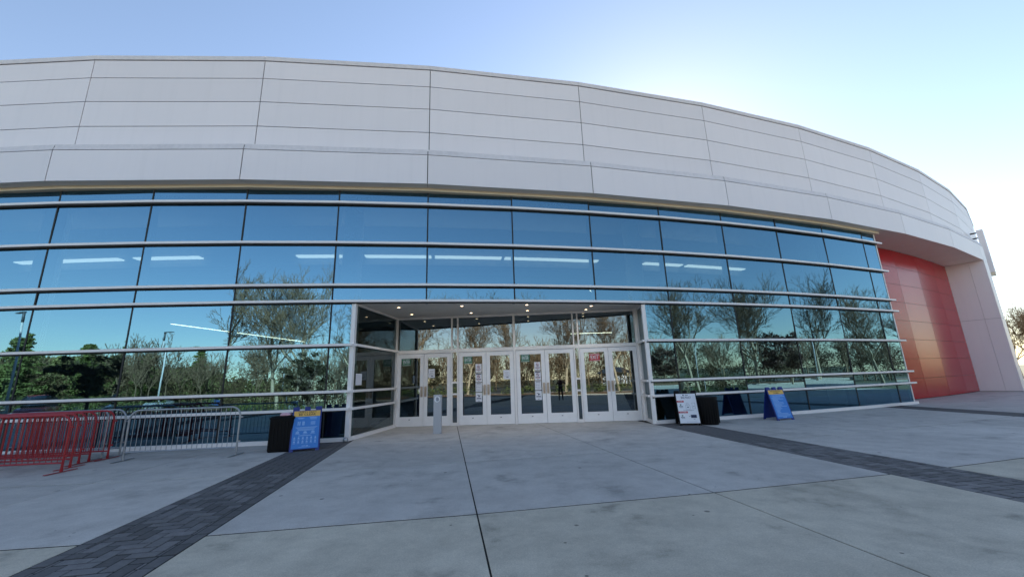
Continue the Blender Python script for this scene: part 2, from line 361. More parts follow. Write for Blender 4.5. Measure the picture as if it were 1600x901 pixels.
# paver bands in herringbone with edging courses
PW, PL_ = .158, .316
def paver_band(k, name, d_max, limit):
    o, ax, sx = BAX[k]; half = BHALF-.004
    base = MB().prism([tuple(o+sx*s+ax*t) for s, t in ((-half, 0), (half, 0), (half, d_max), (-half, d_max))], -.033, -.0065)
    bo = struct(base.build(name, M['joint_dark']))
    pieces = []
    for s in (-1, 1):                                     # two edging courses each side
        for c in range(1):
            a = s*(half-PW*(c+.5)); t = .15*c
            while t < d_max: pieces.append((a, t+PL_/2, PW, PL_)); t += PL_
    inn = half-PW-.002
    # 90 degree herringbone: unit w, length 2w
    N = int(d_max/PW)+6
    for i in range(-14, 15):
        for j in range(-4, N):
            m4 = (i-j) % 4
            x, y = i*PW, j*PW
            if m4 == 0: pieces.append((x+PW, y+PW/2, 2*PW, PW))
            elif m4 == 2: pieces.append((x+PW/2+0, y+PW, PW, 2*PW)) if False else None
    pieces = [p for p in pieces if p]
    for i in range(-14, 15):
        for j in range(-4, N):
            if (i-j) % 4 == 3: pieces.append((i*PW+PW/2, j*PW+PW, PW, 2*PW))
    objs = []
    for (a, t, dx, dy) in pieces:
        x0, x1, y0, y1 = a-dx/2, a+dx/2, t-dy/2, t+dy/2
        if abs(a) < inn+.001 or abs(abs(a)-(half-PW/2)) > 1e-4:
            x0, x1 = max(x0, -inn), min(x1, inn)
        y0, y1 = max(y0, 0), min(y1, d_max)
        if x1-x0 < .04 or y1-y0 < .04: continue
        objs.append((x0, x1, y0, y1))
    # nearest the camera first
    objs.sort(key=lambda q: abs((o+sx*(q[0]+q[1])/2+ax*(q[2]+q[3])/2).length - 5.2))
    rest = MB(); cache = {}
    rr = random.Random(k)
    for n_, (x0, x1, y0, y1) in enumerate(objs):
        dx, dy = round(x1-x0, 3), round(y1-y0, 3); c = o+sx*((x0+x1)/2)+ax*((y0+y1)/2); z = rr.uniform(-.0025, .0015)
        X, Y = dx/2-.0065, dy/2-.012; b = .005
        vs = [(-X, -Y, -.012), (X, -Y, -.012), (X, Y, -.012), (-X, Y, -.012), (-X, -Y, -.004), (X, -Y, -.004), (X, Y, -.004), (-X, Y, -.004), (-X+b, -Y+b, 0), (X-b, -Y+b, 0), (X-b, Y-b, 0), (-X+b, Y-b, 0)]
        fs = [(8, 9, 10, 11)]+[(i, (i+1) % 4, 4+(i+1) % 4, 4+i) for i in range(4)]+[(4+i, 4+(i+1) % 4, 8+(i+1) % 4, 8+i) for i in range(4)]
        rot = Matrix(((sx.x, ax.x, 0, c.x), (sx.y, ax.y, 0, c.y), (0, 0, 1, z), (0, 0, 0, 1)))
        if sx.x*ax.y-sx.y*ax.x < 0: fs = [f[::-1] for f in fs]
        if n_ < limit:
            if (dx, dy) not in cache:
                me = bpy.data.meshes.new('paver'); me.from_pydata(vs, [], fs); me.materials.append(M['paver']); cache[(dx, dy)] = me
            po = bpy.data.objects.new('paver', cache[(dx, dy)]); COL.objects.link(po); po.matrix_world = rot; po.parent = bo
        else: rest.add([rot @ Vector(v) for v in vs], fs)
    if rest.v: rest.build('paver_field', M['paver'], bo)['kind'] = 'stuff'
for k, d, lim in ((5, 8, 0), (9, 13.5, 300), (13, 13.5, 300), (17, 8, 60)): paver_band(k, 'paver_band', d, lim)

# beyond the plaza: kerb, mulch bed, drive, car park
def ring(name, i0, i1, d0, d1, z0, z1, m, st=1.0):
    mb = MB(); n = int((i1-i0)/st)+1; arcstrip(mb, [i0+(i1-i0)*k/n for k in range(n+1)], d0, d1, z0, z1); return struct(mb.build(name, m))
ring('kerb', -14, 24, 24.0, 24.25, -.15, .10, M['kerb'])
ring('planting_bed', -14, 24, 24.25, 31.5, -.15, .04, M['mulch'])
ring('kerb', -14, 24, 31.5, 31.75, -.15, .06, M['kerb'])
ring('road', -22, 28, 31.75, 42, -.15, -.1, M['asphalt'])
ring('car_park', -24, 4, 46, 78, -.15, -.1, M['asphalt'])

# ============================================================ BUILDING
bld = empty('arena_building', (CX, CY, 0))
tag(bld, 'curved arena with white panelled upper wall, blue glass front and red end wall', 'building')
ZR = [0.06, .99, 1.538, 3.028, 4.50, 5.069, 6.588, 8.10]     # rails
GE = 11.36                                                    # end of the glass
GS = -4.0
TOPZ = 8.60
# ---- upper wall
PE = 16.4
UW0, UW1 = -10, 34
bk = MB(); arcstrip(bk, list(range(UW0, UW1+1, 2)), -.5, -.085, 8.8, 14.02)
upper = bk.build('upper_wall', M['joint'], bld)
rows = [9.2, 10.16, 11.19, 12.23, 13.25, 14.03]
for i in range(UW0, UW1, 2):
    for a, b in zip(rows[:-1], rows[1:]):
        MB().prism(arcpoly(i, i+2, -.084, -.05, .030), a+.014, b-.014).build('wall_panel', M['panel'], upper)
cpm = MB()
for i in range(UW0, UW1, 2): cpm.prism(arcpoly(i, i+2, -.7, -.02, .008), 14.045, 14.22)
cpm.build('coping', M['panel_cap'], upper)
# rest of the ring and the roof
rw = MB(); full = 2*math.pi/DA
n = 60; arcstrip(rw, [UW1+(full+UW0-UW1)*k/n for k in range(n+1)], -.5, -.06, 0, 14.2)
rw.build('rear_wall', M['panel'], bld)
rf = MB(); rf.prism([(CX+(RAD-.4)*math.cos(2*math.pi*k/120), CY+(RAD-.4)*math.sin(2*math.pi*k/120)) for k in range(120)], 13.7, 13.95)
rf.build('roof', M['soffit'], bld)
ew = MB(); arcstrip(ew, [PE+.0+(UW1-PE)*k/16 for k in range(17)], -.6, -.08, 0, 9.0)
ew.build('end_wall', M['panel'], bld)
# ---- fascia band
fb = MB(); arcstrip(fb, frange(UW0, PE-.02, 2), -.3, .515, 8.735, 10.03)
fascia = fb.build('fascia', M['joint'], bld)
fi = frange(UW0, PE, 2)
for a, b in zip(fi[:-1], fi[1:]):
    MB().prism(arcpoly(a, b, .516, .55, .032), 8.71, 9.85).build('fascia_panel', M['panel'], fascia)
    # sloped coping course over the panels
    p = arcpoly(a, b, -.05, .555, .026); q = arcpoly(a, b, -.05, .50, .026)
    MB().add([(*p[0], 9.872), (*p[1], 9.872), (*p[2], 9.872), (*p[3], 9.872), (*q[0], 10.11), (*q[1], 10.11), (*q[2], 10.10), (*q[3], 10.10)],
             [(0, 1, 2, 3), (7, 6, 5, 4), (1, 0, 4, 5), (2, 1, 5, 6), (3, 2, 6, 7), (0, 3, 7, 4)]).build('fascia_coping', M['panel_cap'], fascia)
    MB().prism(arcpoly(a, b, .20 if b < 11.4 else -1.4, .514, .012), 8.712, 8.732).build('soffit_panel', M['soffit'], fascia)
tr = MB(); arcstrip(tr, frange(GS, GE+.05, 2), -.05, .195, 8.60, 8.73); tr.build('cream_trim', M['cream'], fascia)
# ---- curtain wall
sill = MB()
arcstrip(sill, frange(GS, LI, 1), -.12, .10, 0.002, ZR[0]+.06); arcstrip(sill, frange(RI, GE+.06, 1), -.12, .10, 0.002, ZR[0]+.06)
curtain = sill.build('curtain_wall', M['alu'], bld)
rp = random.Random(8)
def pane(p0, p1, z0, z1, m, parent, name='glass_pane', th=.02, tilt=True):
    """flat pane from p0 to p1 (outer face to the right-hand side seen from p0->p1), slightly out of plane as set glazing is"""
    a = Vector((*p0, 0)); b = Vector((*p1, 0)); d = (b-a).normalized(); nrm = Vector((d.y, -d.x, 0))
    e = [rp.uniform(-.008, .008) if tilt else 0 for _ in range(4)]
    o = [a+nrm*e[0]+Vector((0, 0, z0)), b+nrm*e[1]+Vector((0, 0, z0)), b+nrm*e[2]+Vector((0, 0, z1)), a+nrm*(e[0]+e[2]-e[1])+Vector((0, 0, z1))]
    i = [v-nrm*th for v in o]
    return MB().add(o+i, [(0, 1, 2, 3), (5, 4, 7, 6), (1, 0, 4, 5), (2, 1, 5, 6), (3, 2, 6, 7), (0, 3, 7, 4)], [0, 1, 1, 1, 1, 1]).build(name, [m, M['glass_in']], parent)
cells = frange(GS, GE, 1)
zl = ZR+[TOPZ]
for a, b in zip(cells[:-1], cells[1:]):
    for r in range(len(zl)-1):
        spans = [(a, b)]
        if zl[r] < 4.45:
            if b <= LI or a >= RI: pass
            elif a < LI < b: spans = [(a, LI)]
            elif a < RI < b: spans = [(RI, b)]
            else: spans = []
        for (s0, s1) in spans:
            g = .02/(RAD*DA); pane(pt(s0+g, .0), pt(s1-g, .0), zl[r]+.0, zl[r+1]-.0, M['glass'], curtain)
for c in cells[1:-1]:
    z0 = 4.44 if LI < c < RI else .1
    g = .024/(RAD*DA)
    MB().prism([pt(c-g, -.05), pt(c+g, -.05), pt(c+g, .016), pt(c-g, .016)], z0, TOPZ).build('mullion', M['dark_frame'], curtain)
    g = .035/(RAD*DA)
    MB().prism([pt(c-g, -.30), pt(c+g, -.30), pt(c+g, -.055), pt(c-g, -.055)], z0, TOPZ).build('mullion_fin', M['fin'], curtain)
def rail(i0, i1, z, nm='rail', h=.078, out=.17):
    mb = MB(); arcstrip(mb, frange(i0, i1, 1), .022, out, z-h/2, z+h/2); o_ = mb.build(nm, M['alu'], curtain); mb = MB(); arcstrip(mb, frange(i0, i1-.1, 1), .018, .09, z-h/2-.042, z-h/2-.002); mb.build('rail_shade_strip', M['dark_frame'], o_); return o_  # dark strip below each rail paints in the shadow line under it
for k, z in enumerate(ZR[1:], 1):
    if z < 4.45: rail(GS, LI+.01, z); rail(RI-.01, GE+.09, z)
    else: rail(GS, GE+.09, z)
MB().prism([pt(GE-.003, -.12), pt(GE+.017, -.12), pt(GE+.017, .02), pt(GE-.003, .02)], .1, TOPZ).build('end_mullion', M['alu'], curtain)
# glass return at the end
er = MB(); e0, e1 = pt(GE+.008, -.13), pt(GE+.008, -1.38)
pane(e1, e0, .1, 8.6, M['glass_side'], curtain, 'glass_return', tilt=False)
# ---- red wall
ri = [GE-.4, 12, 13, 14, 15, 16.0]
rb = MB(); arcstrip(rb, ri, -1.7, -1.345, 0, 8.8); redw = rb.build('red_wall', M['joint'], bld)
rz = [.02]+[.02+8.69*(k+1)/8 for k in range(8)]
for a, b in zip(ri[:-1], ri[1:]):
    for z0, z1 in zip(rz[:-1], rz[1:]):
        MB().prism(arcpoly(a, b, -1.344, -1.31, .018), z0+.008, z1-.008).build('red_panel', M['red'], redw)
# ---- end pier
pb = MB().prism(arcpoly(16.022, PE-.014, -1.6, .50), 0, 8.72); pier = pb.build('pier', M['joint'], bld)
g = .03/(RAD*DA)
for (r0, r1) in ((-1.34, -.18), (-.17, .535)):
    for z0, z1 in ((.02, 4.72), (4.735, 8.705)):
        MB().prism([pt(16.0, r0), pt(16.02, r0), pt(16.02, r1), pt(16.0, r1)], z0, z1).build('pier_panel', M['panel'], pier)
for z0, z1 in ((.02, 4.72), (4.735, 8.70)):
    MB().prism(arcpoly(16.0, PE, .5365, .552), z0, z1).build('pier_panel', M['panel'], pier)
    MB().prism(arcpoly(PE-.012, PE, -1.6, .535), z0, z1).build('pier_panel', M['panel'], pier)
# recessed soffit lights
for a, d in ((12.1, -.5), (12.8, -.55), (13.5, -.55), (14.2, -.6), (14.9, -.6), (15.5, -.6), (12.6, .1), (13.8, .1), (15.0, .1)):
    q = pt(a, d); MB().lathe([(.055, 0), (.05, -.012)], (*q, 8.7115), 14).build('downlight', M['ink_white'], fascia)

# ---- entrance recess
PLX = Vector((-4.96, 17.05)); PRX = Vector((5.17, 16.58)); dl = (PRX-PLX).normalized(); dn = Vector((dl.y, -dl.x)); DW = (PRX-PLX).length
def dp(u, n=0.0): q = PLX+dl*u+dn*n; return (q.x, q.y)
def dbox(mb, u0, u1, n0, n1, z0, z1, mi=0): return mb.prism([dp(u0, n0), dp(u1, n0), dp(u1, n1), dp(u0, n1)], z0, z1, mi)
ent = MB()
POSTS = [(-.12, .03), (2.32, 2.385), (2.575, 2.64), (4.94, 5.03), (7.43, 7.485), (7.625, 7.68), (10.0, DW+.1)]
for u0, u1 in POSTS: dbox(ent, u0, u1, -.10, .06, .002, 4.46)
dbox(ent, .03, 10.0, -.09, .05, 2.93, 3.07); dbox(ent, .03, 10.0, -.09, .05, 4.38, 4.46)
for u0, u1 in ((2.385, 2.575), (7.485, 7.625)):
    for z0, z1 in ((.002, .12), (1.20, 1.27), (1.66, 1.73)): dbox(ent, u0, u1, -.08, .04, z0, z1)
entr = ent.build('entrance', M['alu'], bld)
for u0, u1 in ((.03, 2.32), (2.64, 4.94), (5.03, 7.43), (7.68, 10.0)): pane(dp(u0), dp(u1), 3.07, 4.38, M['glass_door'], entr, 'transom_pane', tilt=False)
for u0, u1 in ((2.385, 2.575), (7.485, 7.625)):
    pane(dp(u0), dp(u1), 3.07, 4.38, M['glass_door'], entr, 'transom_pane', tilt=False)
    for z0, z1 in ((.12, 1.20), (1.27, 1.66), (1.73, 2.93)): pane(dp(u0), dp(u1), z0, z1, M['glass_door'], entr, 'sidelight_pane', tilt=False)
# side screens
cl = Vector(pt(LI, 0)); cr = Vector(pt(RI, 0))
def screen(A, B, flip, label):
    """glazed side of the recess from the outer corner A to the door wall at B; outside is towards the recess"""
    d = (B-A).normalized(); nn = Vector((d.y, -d.x)); nn = -nn if flip else nn; L = (B-A).length
    f = lambda u, n: tuple(A+d*u+nn*n)
    mb = MB()
    for u0, u1 in ((-.06, .07), (L-.17, L-.06)): mb.prism([f(u0, -.07), f(u1, -.07), f(u1, .07), f(u0, .07)], .002, 4.45)
    mb.prism([f(.07, -.07), f(L-.17, -.07), f(L-.17, .07), f(.07, .07)], .002, .12)
    mb.prism([f(.07, -.06), f(L-.17, -.06), f(L-.17, .06), f(.07, .06)], 4.38, 4.45)
    s = mb.build('side_screen', M['alu'], bld)
    for z in ZR[1:4]:
        MB().prism([f(-.02, .072), f(L-.17, .072), f(L-.17, .15), f(-.02, .15)], z-.04, z+.04).build('rail', M['alu'], s)
    zz = [.12, ZR[1], ZR[2], ZR[3], 4.38]
    for z0, z1 in zip(zz[:-1], zz[1:]):
        a, b = (f(.07, 0), f(L-.17, 0))
        pane(*((b, a) if flip else (a, b)), z0, z1, M['glass_side'], s, 'glass_pane', tilt=False)
screen(cl, PLX, False, 'l'); screen(cr, PRX+dl*.02, True, 'r')
ce = MB().prism([pt(LI, .0), pt(4.4, .0), pt(5.5, .0), pt(RI, .0), dp(DW+.15, -.1), dp(-.15, -.1)], 4.462, 4.53)
ceil = ce.build('recess_ceiling', M['soffit'], bld)
dj = random.Random(2)
for u, n_ in ((.9, 2.6), (3.2, 2.4), (5.6, 2.1), (8.1, 1.3), (.9, 1.0), (3.3, .8), (5.6, .8), (8.0, .5)):
    q = dp(u, n_); MB().lathe([(.075, 0), (.07, -.02)], (*q, 4.462), 16).build('downlight_trim', M['ink_white'], ceil)
    lens = MB().lathe([(.05, 0), (.045, -.004)], (*q, 4.4415), 16).build('downlight_lens', M['lamp'], ceil)
    ld = bpy.data.lights.new('downlight', 'SPOT'); ld.energy = 12; ld.color = (1, .92, .84); ld.spot_size = R_(120); ld.spot_blend = .8; ld.shadow_soft_size = .05
    lo = bpy.data.objects.new('downlight_lamp', ld); COL.objects.link(lo); lo.location = (q[0]-CX, q[1]-CY, 4.43); lo.parent = bld
# ---- doors
LEAF = []
for (u0, u1) in ((.03, 2.32), (2.64, 4.94), (5.03, 7.43), (7.68, 10.0)):
    m_ = (u0+u1)/2; LEAF += [(u0+.012, m_-.006, 1), (m_+.006, u1-.012, -1)]
def decal(par, u0, u1, z0, z1, base, body, n=.052, edge=True):
    mb = MB(); dbox(mb, u0, u1, n-.004, n, z0, z1); b = mb.build('decal', base, par)
    vs, fs = text_mesh(body, (z1-z0)*.70)
    w_ = max(v.x for v in vs)-min(v.x for v in vs); s = (u1-u0)*.80/w_
    mb = MB(); uc, zc = (u0+u1)/2, (z0+z1)/2
    mb.add([(*dp(uc+v.x*s, n+.002), zc+v.y) for v in vs], fs); mb.build('decal_lettering', M['ink_white'], par)
    if edge:
        mb = MB()
        for a in (0, 1):
            t = .012
            dbox(mb, u0+.012, u1-.012, n+.0005, n+.0015, (z0+.012) if a == 0 else z1-.012-t, (z0+.012+t) if a == 0 else z1-.012)
        mb.build('decal_border', M['ink_white'], par)
for k, (u0, u1, side) in enumerate(LEAF):
    mb = MB(); zt = 2.915; st = .155
    dbox(mb, u0, u0+st, -.02, .03, .014, zt); dbox(mb, u1-st, u1, -.02, .03, .014, zt)
    dbox(mb, u0+st, u1-st, -.02, .03, .014, .39); dbox(mb, u0+st, u1-st, -.02, .03, zt-.17, zt)
    d = mb.build('door', M['door'], bld)
    pane(dp(u0+st), dp(u1-st), .39, zt-.17, M['glass_door'], d, 'door_pane', tilt=False)
    hu = u1-.075 if side == 1 else u0+.075
    mb = MB(); dbox(mb, hu-.045, hu+.045, .031, .045, 1.16, 1.58); dbox(mb, hu-.03, hu+.03, .045, .10, 1.42, 1.56)
    mb.path([(*dp(hu, .10), 1.22), (*dp(hu, .115), 1.27), (*dp(hu, .115), 1.50), (*dp(hu, .10), 1.55)], .018, 8); mb.build('handle', M['handle'], d)
    mb = MB(); mb.tube((*dp(u0+.1, -.09), 1.44), (*dp(u1-.1, -.09), 1.44), .035, n=8); mb.build('push_bar', M['alu'], d)
    mb = MB(); uc = (u0+u1)/2; dbox(mb, uc-.03, uc+.03, .03, .034, .27, .29); mb.build('door_stop_mark', M['dark_frame'], d)
    if k in (0, 2, 4): decal(d, u0+st+.05, u0+st+.40, 2.44, 2.74, M['ink_green'], 'ENTER', n=.012)
    if k == 6: decal(d, u0+st+.22, u0+st+.64, 2.38, 2.68, M['ink_red'], 'EXIT', n=.012)

# ---- lobby behind the glass
lf = MB(); arcstrip(lf, [GS-.5+k*.5 for k in range(33)], -12, -.12, -.006, .004)
# keep the recess floor outside: lobby floor lies only 4 mm over the slabs behind the doors
lobby = MB()
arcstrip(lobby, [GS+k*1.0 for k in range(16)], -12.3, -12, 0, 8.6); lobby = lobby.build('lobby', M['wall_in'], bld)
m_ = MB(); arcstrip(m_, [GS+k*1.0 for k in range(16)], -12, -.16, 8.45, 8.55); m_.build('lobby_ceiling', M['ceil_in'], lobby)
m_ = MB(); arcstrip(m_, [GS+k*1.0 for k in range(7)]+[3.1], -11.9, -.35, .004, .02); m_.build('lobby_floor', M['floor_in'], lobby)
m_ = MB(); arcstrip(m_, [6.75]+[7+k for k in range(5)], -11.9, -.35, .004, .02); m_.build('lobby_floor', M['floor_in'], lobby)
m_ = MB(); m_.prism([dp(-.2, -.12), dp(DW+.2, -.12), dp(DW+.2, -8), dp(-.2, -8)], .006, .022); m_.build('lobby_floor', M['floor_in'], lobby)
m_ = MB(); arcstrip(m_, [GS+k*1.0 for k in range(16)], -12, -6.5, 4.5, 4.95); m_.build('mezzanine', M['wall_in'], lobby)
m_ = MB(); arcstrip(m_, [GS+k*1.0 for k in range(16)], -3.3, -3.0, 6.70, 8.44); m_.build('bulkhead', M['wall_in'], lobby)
for e in (GS, GE-.2):
    m_ = MB().prism([pt(e, -12), pt(e+.05, -12), pt(e+.05, -.4), pt(e, -.4)], 0, 8.5); m_.build('lobby_end_wall', M['wall_in'], lobby)
for c in (-.55, 3.05, 6.85, 10.35):
    q = pt(c, -1.5); m_ = MB().lathe([(.36, .02), (.36, 8.45)], (*q, 0), 28) if not (3.2 < c < 6.7) else MB().lathe([(.36, 4.6), (.36, 8.45)], (*q, 0), 28)
    smooth_angle(m_.build('column', M['column'], lobby))
for a, b in ((-1.5, -.1), (.1, .95), (2.2, 2.95), (3.1, 4.0), (4.05, 5.0), (5.05, 6.5), (7.3, 8.0), (8.1, 9.3)):
    m_ = MB(); arcstrip(m_, [a, (a+b)/2, b], -2.95, -2.65, 6.98, 7.03); m_.build('light_strip', M['strip'], lobby)
for p0, p1, z in (((-14.12, 16.27), (-12.91, 24.6), 4.42), ((4.2, 21.0), (4.9, 23.0), 6.3), ((3.0, 21.0), (5.2, 21.1), 4.0)):
    MB().tube((*p0, z), (*p1, z), .014, n=6).build('line_light', M['line_light'], lobby)
# blade fixed to the end of the upper wall
fe = MB(); fe.prism(arcpoly(16.95, 17.1, .30, .62), 8.25, 11.5)
blade = tag(fe.build('blade_sign', M['panel']), 'tall narrow white blade panel bracketed to the far right end of the building', 'sign')
MB().prism(arcpoly(16.96, 17.09, .31, .61), 8.0, 8.245).build('blade_lit_base', M['cream'], blade)  # cream colour paints in the glow of ground light on the underside
for z in (8.5, 9.3, 10.1, 10.9, 11.3):
    MB().prism(arcpoly(17.0, 17.03, -.045, .298), z, z+.09).build('bracket', M['dark_frame'], blade)
# pipe cap at the recess corner
q = pt(LI, .20); pc = MB().lathe([(.05, .0), (.075, .02), (.08, .08), (.05, .13), (.01, .145)], (*q, .002), 16)
smooth_angle(tag(pc.build('pipe_cap', M['steel']), 'small round metal pipe cap on the ground at the left corner of the entrance', 'pipe cap'))

# ============================================================ THINGS ON THE PLAZA
# ---- notices on the doors
def notice(leaf, uc, zc, w_, h_, kind, label, grp=None):
    n = .012; rt_ = empty('door_notice', (*dp(uc, n), zc-h_/2)); tag(rt_, label, 'notice', grp)
    mb = MB(); dbox(mb, uc-w_/2, uc+w_/2, n-.003, n+.001, zc-h_/2, zc+h_/2); mb.build('sheet', M['paper'], rt_)
    ink = MB(); inr = MB()
    def bar(a, b, c, d, t): dbox(t, uc+a*w_, uc+b*w_, n+.0015, n+.0025, zc+c*h_, zc+d*h_)
    def ringm(cx, cz, r, t, col):
        vs = []; fs = []; N = 20
        for j in range(N):
            a = 2*math.pi*j/N
            for rr in (r, r-t): vs.append((*dp(uc+(cx*w_)+rr*math.cos(a), n+.003), zc+cz*h_+rr*math.sin(a)))
        for j in range(N): fs.append((2*j, 2*((j+1) % N), 2*((j+1) % N)+1, 2*j+1))
        col.add(vs, fs)
    if kind == 'ban' or kind == 'ban2':
        if kind == 'ban2': bar(-.42, .42, .34, .44, ink)
        else: bar(-.14, .14, .40, .45, inr)
        ringm(0, .12, w_*.24, w_*.06, inr)
        u = uc; r = w_*.22; c45 = .7071
        ink.add([(*dp(uc-r*c45-.012, n+.0035), zc+.12*h_+r*c45), (*dp(uc-r*c45+.012, n+.0035), zc+.12*h_+r*c45+.008), (*dp(uc+r*c45+.012, n+.0035), zc+.12*h_-r*c45), (*dp(uc+r*c45-.012, n+.0035), zc+.12*h_-r*c45-.008)], [(3, 2, 1, 0)])
        bar(-.4, .4, -.20, -.14, ink); bar(-.34, .34, -.28, -.24, inr); bar(-.12, .12, -.42, -.38, ink)
    elif kind == 'form':
        bar(-.36, .36, .38, .44, ink)
        for a in (.2, .02, -.16): bar(-.2, .3, a, a+.02, ink); bar(-.36, -.28, a-.03, a+.05, ink)
        bar(-.3, .3, -.36, -.33, ink)
    elif kind == 'wash':
        bar(-.28, -.02, .20, .26, ink); bar(-.1, .26, .12, .2, ink); bar(-.06, .12, .02, .12, ink)
        bar(-.36, .36, -.14, -.07, ink); bar(-.4, .4, -.24, -.21, ink); bar(-.14, .14, -.42, -.38, ink)
    else:
        bar(-.3, .3, .20, .23, ink); bar(-.24, .24, .02, .04, ink); bar(-.34, .34, -.14, -.11, ink); bar(-.08, .26, -.32, -.24, ink)
    ink.build('print', M['ink_navy'], rt_)
    if inr.v: inr.build('print_red', M['ink_red'], rt_)
for li, nm in ((2, 'second pair of doors'), (4, 'third pair of doors')):
    u0, u1, s_ = LEAF[li]; uc = u1-.155-.16
    notice(li, uc, 2.25, .25, .34, 'ban', 'topmost white notice with red ban circle on the %s' % nm)
    notice(li, uc, 1.865, .26, .36, 'ban2', 'dark-headed ban notice second from top on the %s' % nm)
    notice(li, uc, 1.475, .26, .36, 'form', 'pale notice with boxed lines third down on the %s' % nm)
    notice(li, uc, 1.085, .26, .36, 'wash', 'lowest notice with dark symbol on the %s' % nm)
u0, u1, _ = LEAF[1]; notice(1, u0+.155+.16, 2.10, .27, .37, 'plain', 'single white paper notice on the leftmost pair of doors')
u0, u1, _ = LEAF[3]; notice(3, u1-.155-.14, 1.95, .27, .37, 'plain', 'single white paper notice on the right leaf of the second door pair')
# paper on the left side screen
d_ = (PLX-cl).normalized(); nn_ = Vector((d_.y, -d_.x)); q0 = cl+d_*.30+nn_*.012; q1 = cl+d_*.72+nn_*.012
pn = MB().prism([tuple(q0), tuple(q1), tuple(q1+nn_*.004), tuple(q0+nn_*.004)], 1.72, 2.10)
tag(pn.build('screen_notice', M['paper']), 'white paper notice on the glass side screen left of the doors', 'notice')

# ---- push-button post
b = empty('button_post', (-2.75, 14.62, 0)); tag(b, 'slim grey metal post with a round door button in front of the doors', 'post')
mb = MB().box((-2.75, 14.62, .64), (.27, .14, 1.26), R_(-4)); mb.build('post_body', M['post'], b)
MB().box((-2.75, 14.62, .006), (.31, .19, .012), R_(-4)).build('base_plate', M['post'], b)
MB().box((-2.75, 14.62, 1.285), (.275, .145, .03), R_(-4)).build('post_cap', M['post'], b)
pb_ = MB().tube((-2.756, 14.55, 1.15), (-2.758, 14.525, 1.15), .105, n=24); pbo = pb_.build('push_plate', M['ink_white'], b)
MB().tube((-2.758, 14.5245, 1.15), (-2.759, 14.520, 1.15), .07, n=20).build('button_symbol', M['ink_grey'], pbo)

# ---- crowd barriers
def make_barrier(m, name):
    r = empty(name); W_, H_, zb, rr = 2.72, 1.25, .21, .24
    pts = [(0, 0, .03)]+[(0, 0, H_-rr)]
    for k in range(1, 7):
        a = math.pi/2*k/6; pts.append((rr-rr*math.cos(a), 0, H_-rr+rr*math.sin(a)))
    for k in range(0, 7):
        a = math.pi/2*k/6; pts.append((W_-rr+rr*math.sin(a), 0, H_-rr+rr*math.cos(a)))
    pts.append((W_, 0, .03))
    smooth_angle(MB().path(pts, .024, 10).build('frame', m, r))
    smooth_angle(MB().tube((.02, 0, zb), (W_-.02, 0, zb), .02, n=8).build('bottom_rail', m, r))
    nb = 21
    for k in range(nb):
        x = (k+1)*W_/(nb+1); zt = H_
        if x < rr: zt = H_-rr+math.sqrt(max(0, rr*rr-(rr-x)**2))
        if x > W_-rr: zt = H_-rr+math.sqrt(max(0, rr*rr-(x-W_+rr)**2))
        MB().tube((x, 0, zb), (x, 0, zt), .0075, n=6).build('bar', m, r)
    for x in (0, W_):
        mb = MB().box((x, 0, .018), (.05, .72, .012)); mb.tube((x, 0, .02), (x, 0, .09), .03, n=8); mb.build('foot', m if m is not M['steel'] else M['steel'], r)
    for z in (.98, .36):
        MB().path([(-.02, 0, z), (-.09, 0, z), (-.10, 0, z-.02), (-.10, 0, z-.13)], .009, 6).build('hook', m, r)
        MB().box((W_+.045, 0, z), (.06, .03, .035)).build('eye', m, r)
    return r
red0 = make_barrier(M['redpaint'], 'crowd_barrier'); gry0 = make_barrier(M['steel'], 'crowd_barrier')
def place(src, first, rgt, ang, label, grp):
    o = src if first else copy_tree(src); a = R_(ang); o.rotation_euler = (0, 0, a)
    o.location = (rgt[0]-2.72*math.cos(a), rgt[1]-2.72*math.sin(a), 0); tag(o, label, 'barrier', grp)
place(gry0, True, (-7.50, 11.29), 7, 'galvanised steel crowd barrier standing alone by the glass wall', None)
place(red0, True, (-10.35, 9.66), 4, 'red steel crowd barrier nearest the viewer in the left stack', 'stacked red barriers')
place(red0, False, (-10.72, 10.18), 4, 'red crowd barrier just behind the nearest one in the left stack', 'stacked red barriers')
place(red0, False, (-11.05, 10.68), 5, 'red crowd barrier in the middle of the left stack', 'stacked red barriers')
place(red0, False, (-11.08, 10.96), 5, 'red crowd barrier second from the rear of the red ones, white tag on its frame', 'stacked red barriers')
place(red0, False, (-10.98, 11.34), 6, 'rearmost red crowd barrier of the left stack', 'stacked red barriers')
place(gry0, False, (-11.35, 11.56), 6, 'grey steel crowd barrier directly behind the red stack', 'grey barriers behind the red ones')
place(gry0, False, (-11.15, 11.85), 6, 'grey steel crowd barrier closest to the glass behind the red stack', 'grey barriers behind the red ones')

# ---- A-frame signs
def on_board(A, B, lean, H_, back):
    """frame of a leaning board: A,B bottom corners, lean towards back dir; returns f(u 0..1,v 0..1,n)"""
    A = Vector((*A, 0)); B = Vector((*B, 0)); ux = B-A; W_ = ux.length; ux.normalize()
    bk = Vector((-ux.y, ux.x, 0));
    upv = (Vector((0, 0, 1))*math.cos(lean)+bk*math.sin(lean)); nv = (Vector((0, 0, 1))*math.sin(lean)-bk*math.cos(lean))
    return (lambda u, v, n: A+ux*(u*W_)+upv*(v*H_)+nv*n), W_, upv, nv, ux, bk
def bslab(f, u0, u1, v0, v1, n0, n1, mb=None):
    mb = mb or MB(); vs = [f(u0, v0, n0), f(u1, v0, n0), f(u1, v1, n0), f(u0, v1, n0), f(u0, v0, n1), f(u1, v0, n1), f(u1, v1, n1), f(u0, v1, n1)]
    return mb.add(vs, [(3, 2, 1, 0), (4, 5, 6, 7), (0, 1, 5, 4), (1, 2, 6, 5), (2, 3, 7, 6), (3, 0, 4, 7)])
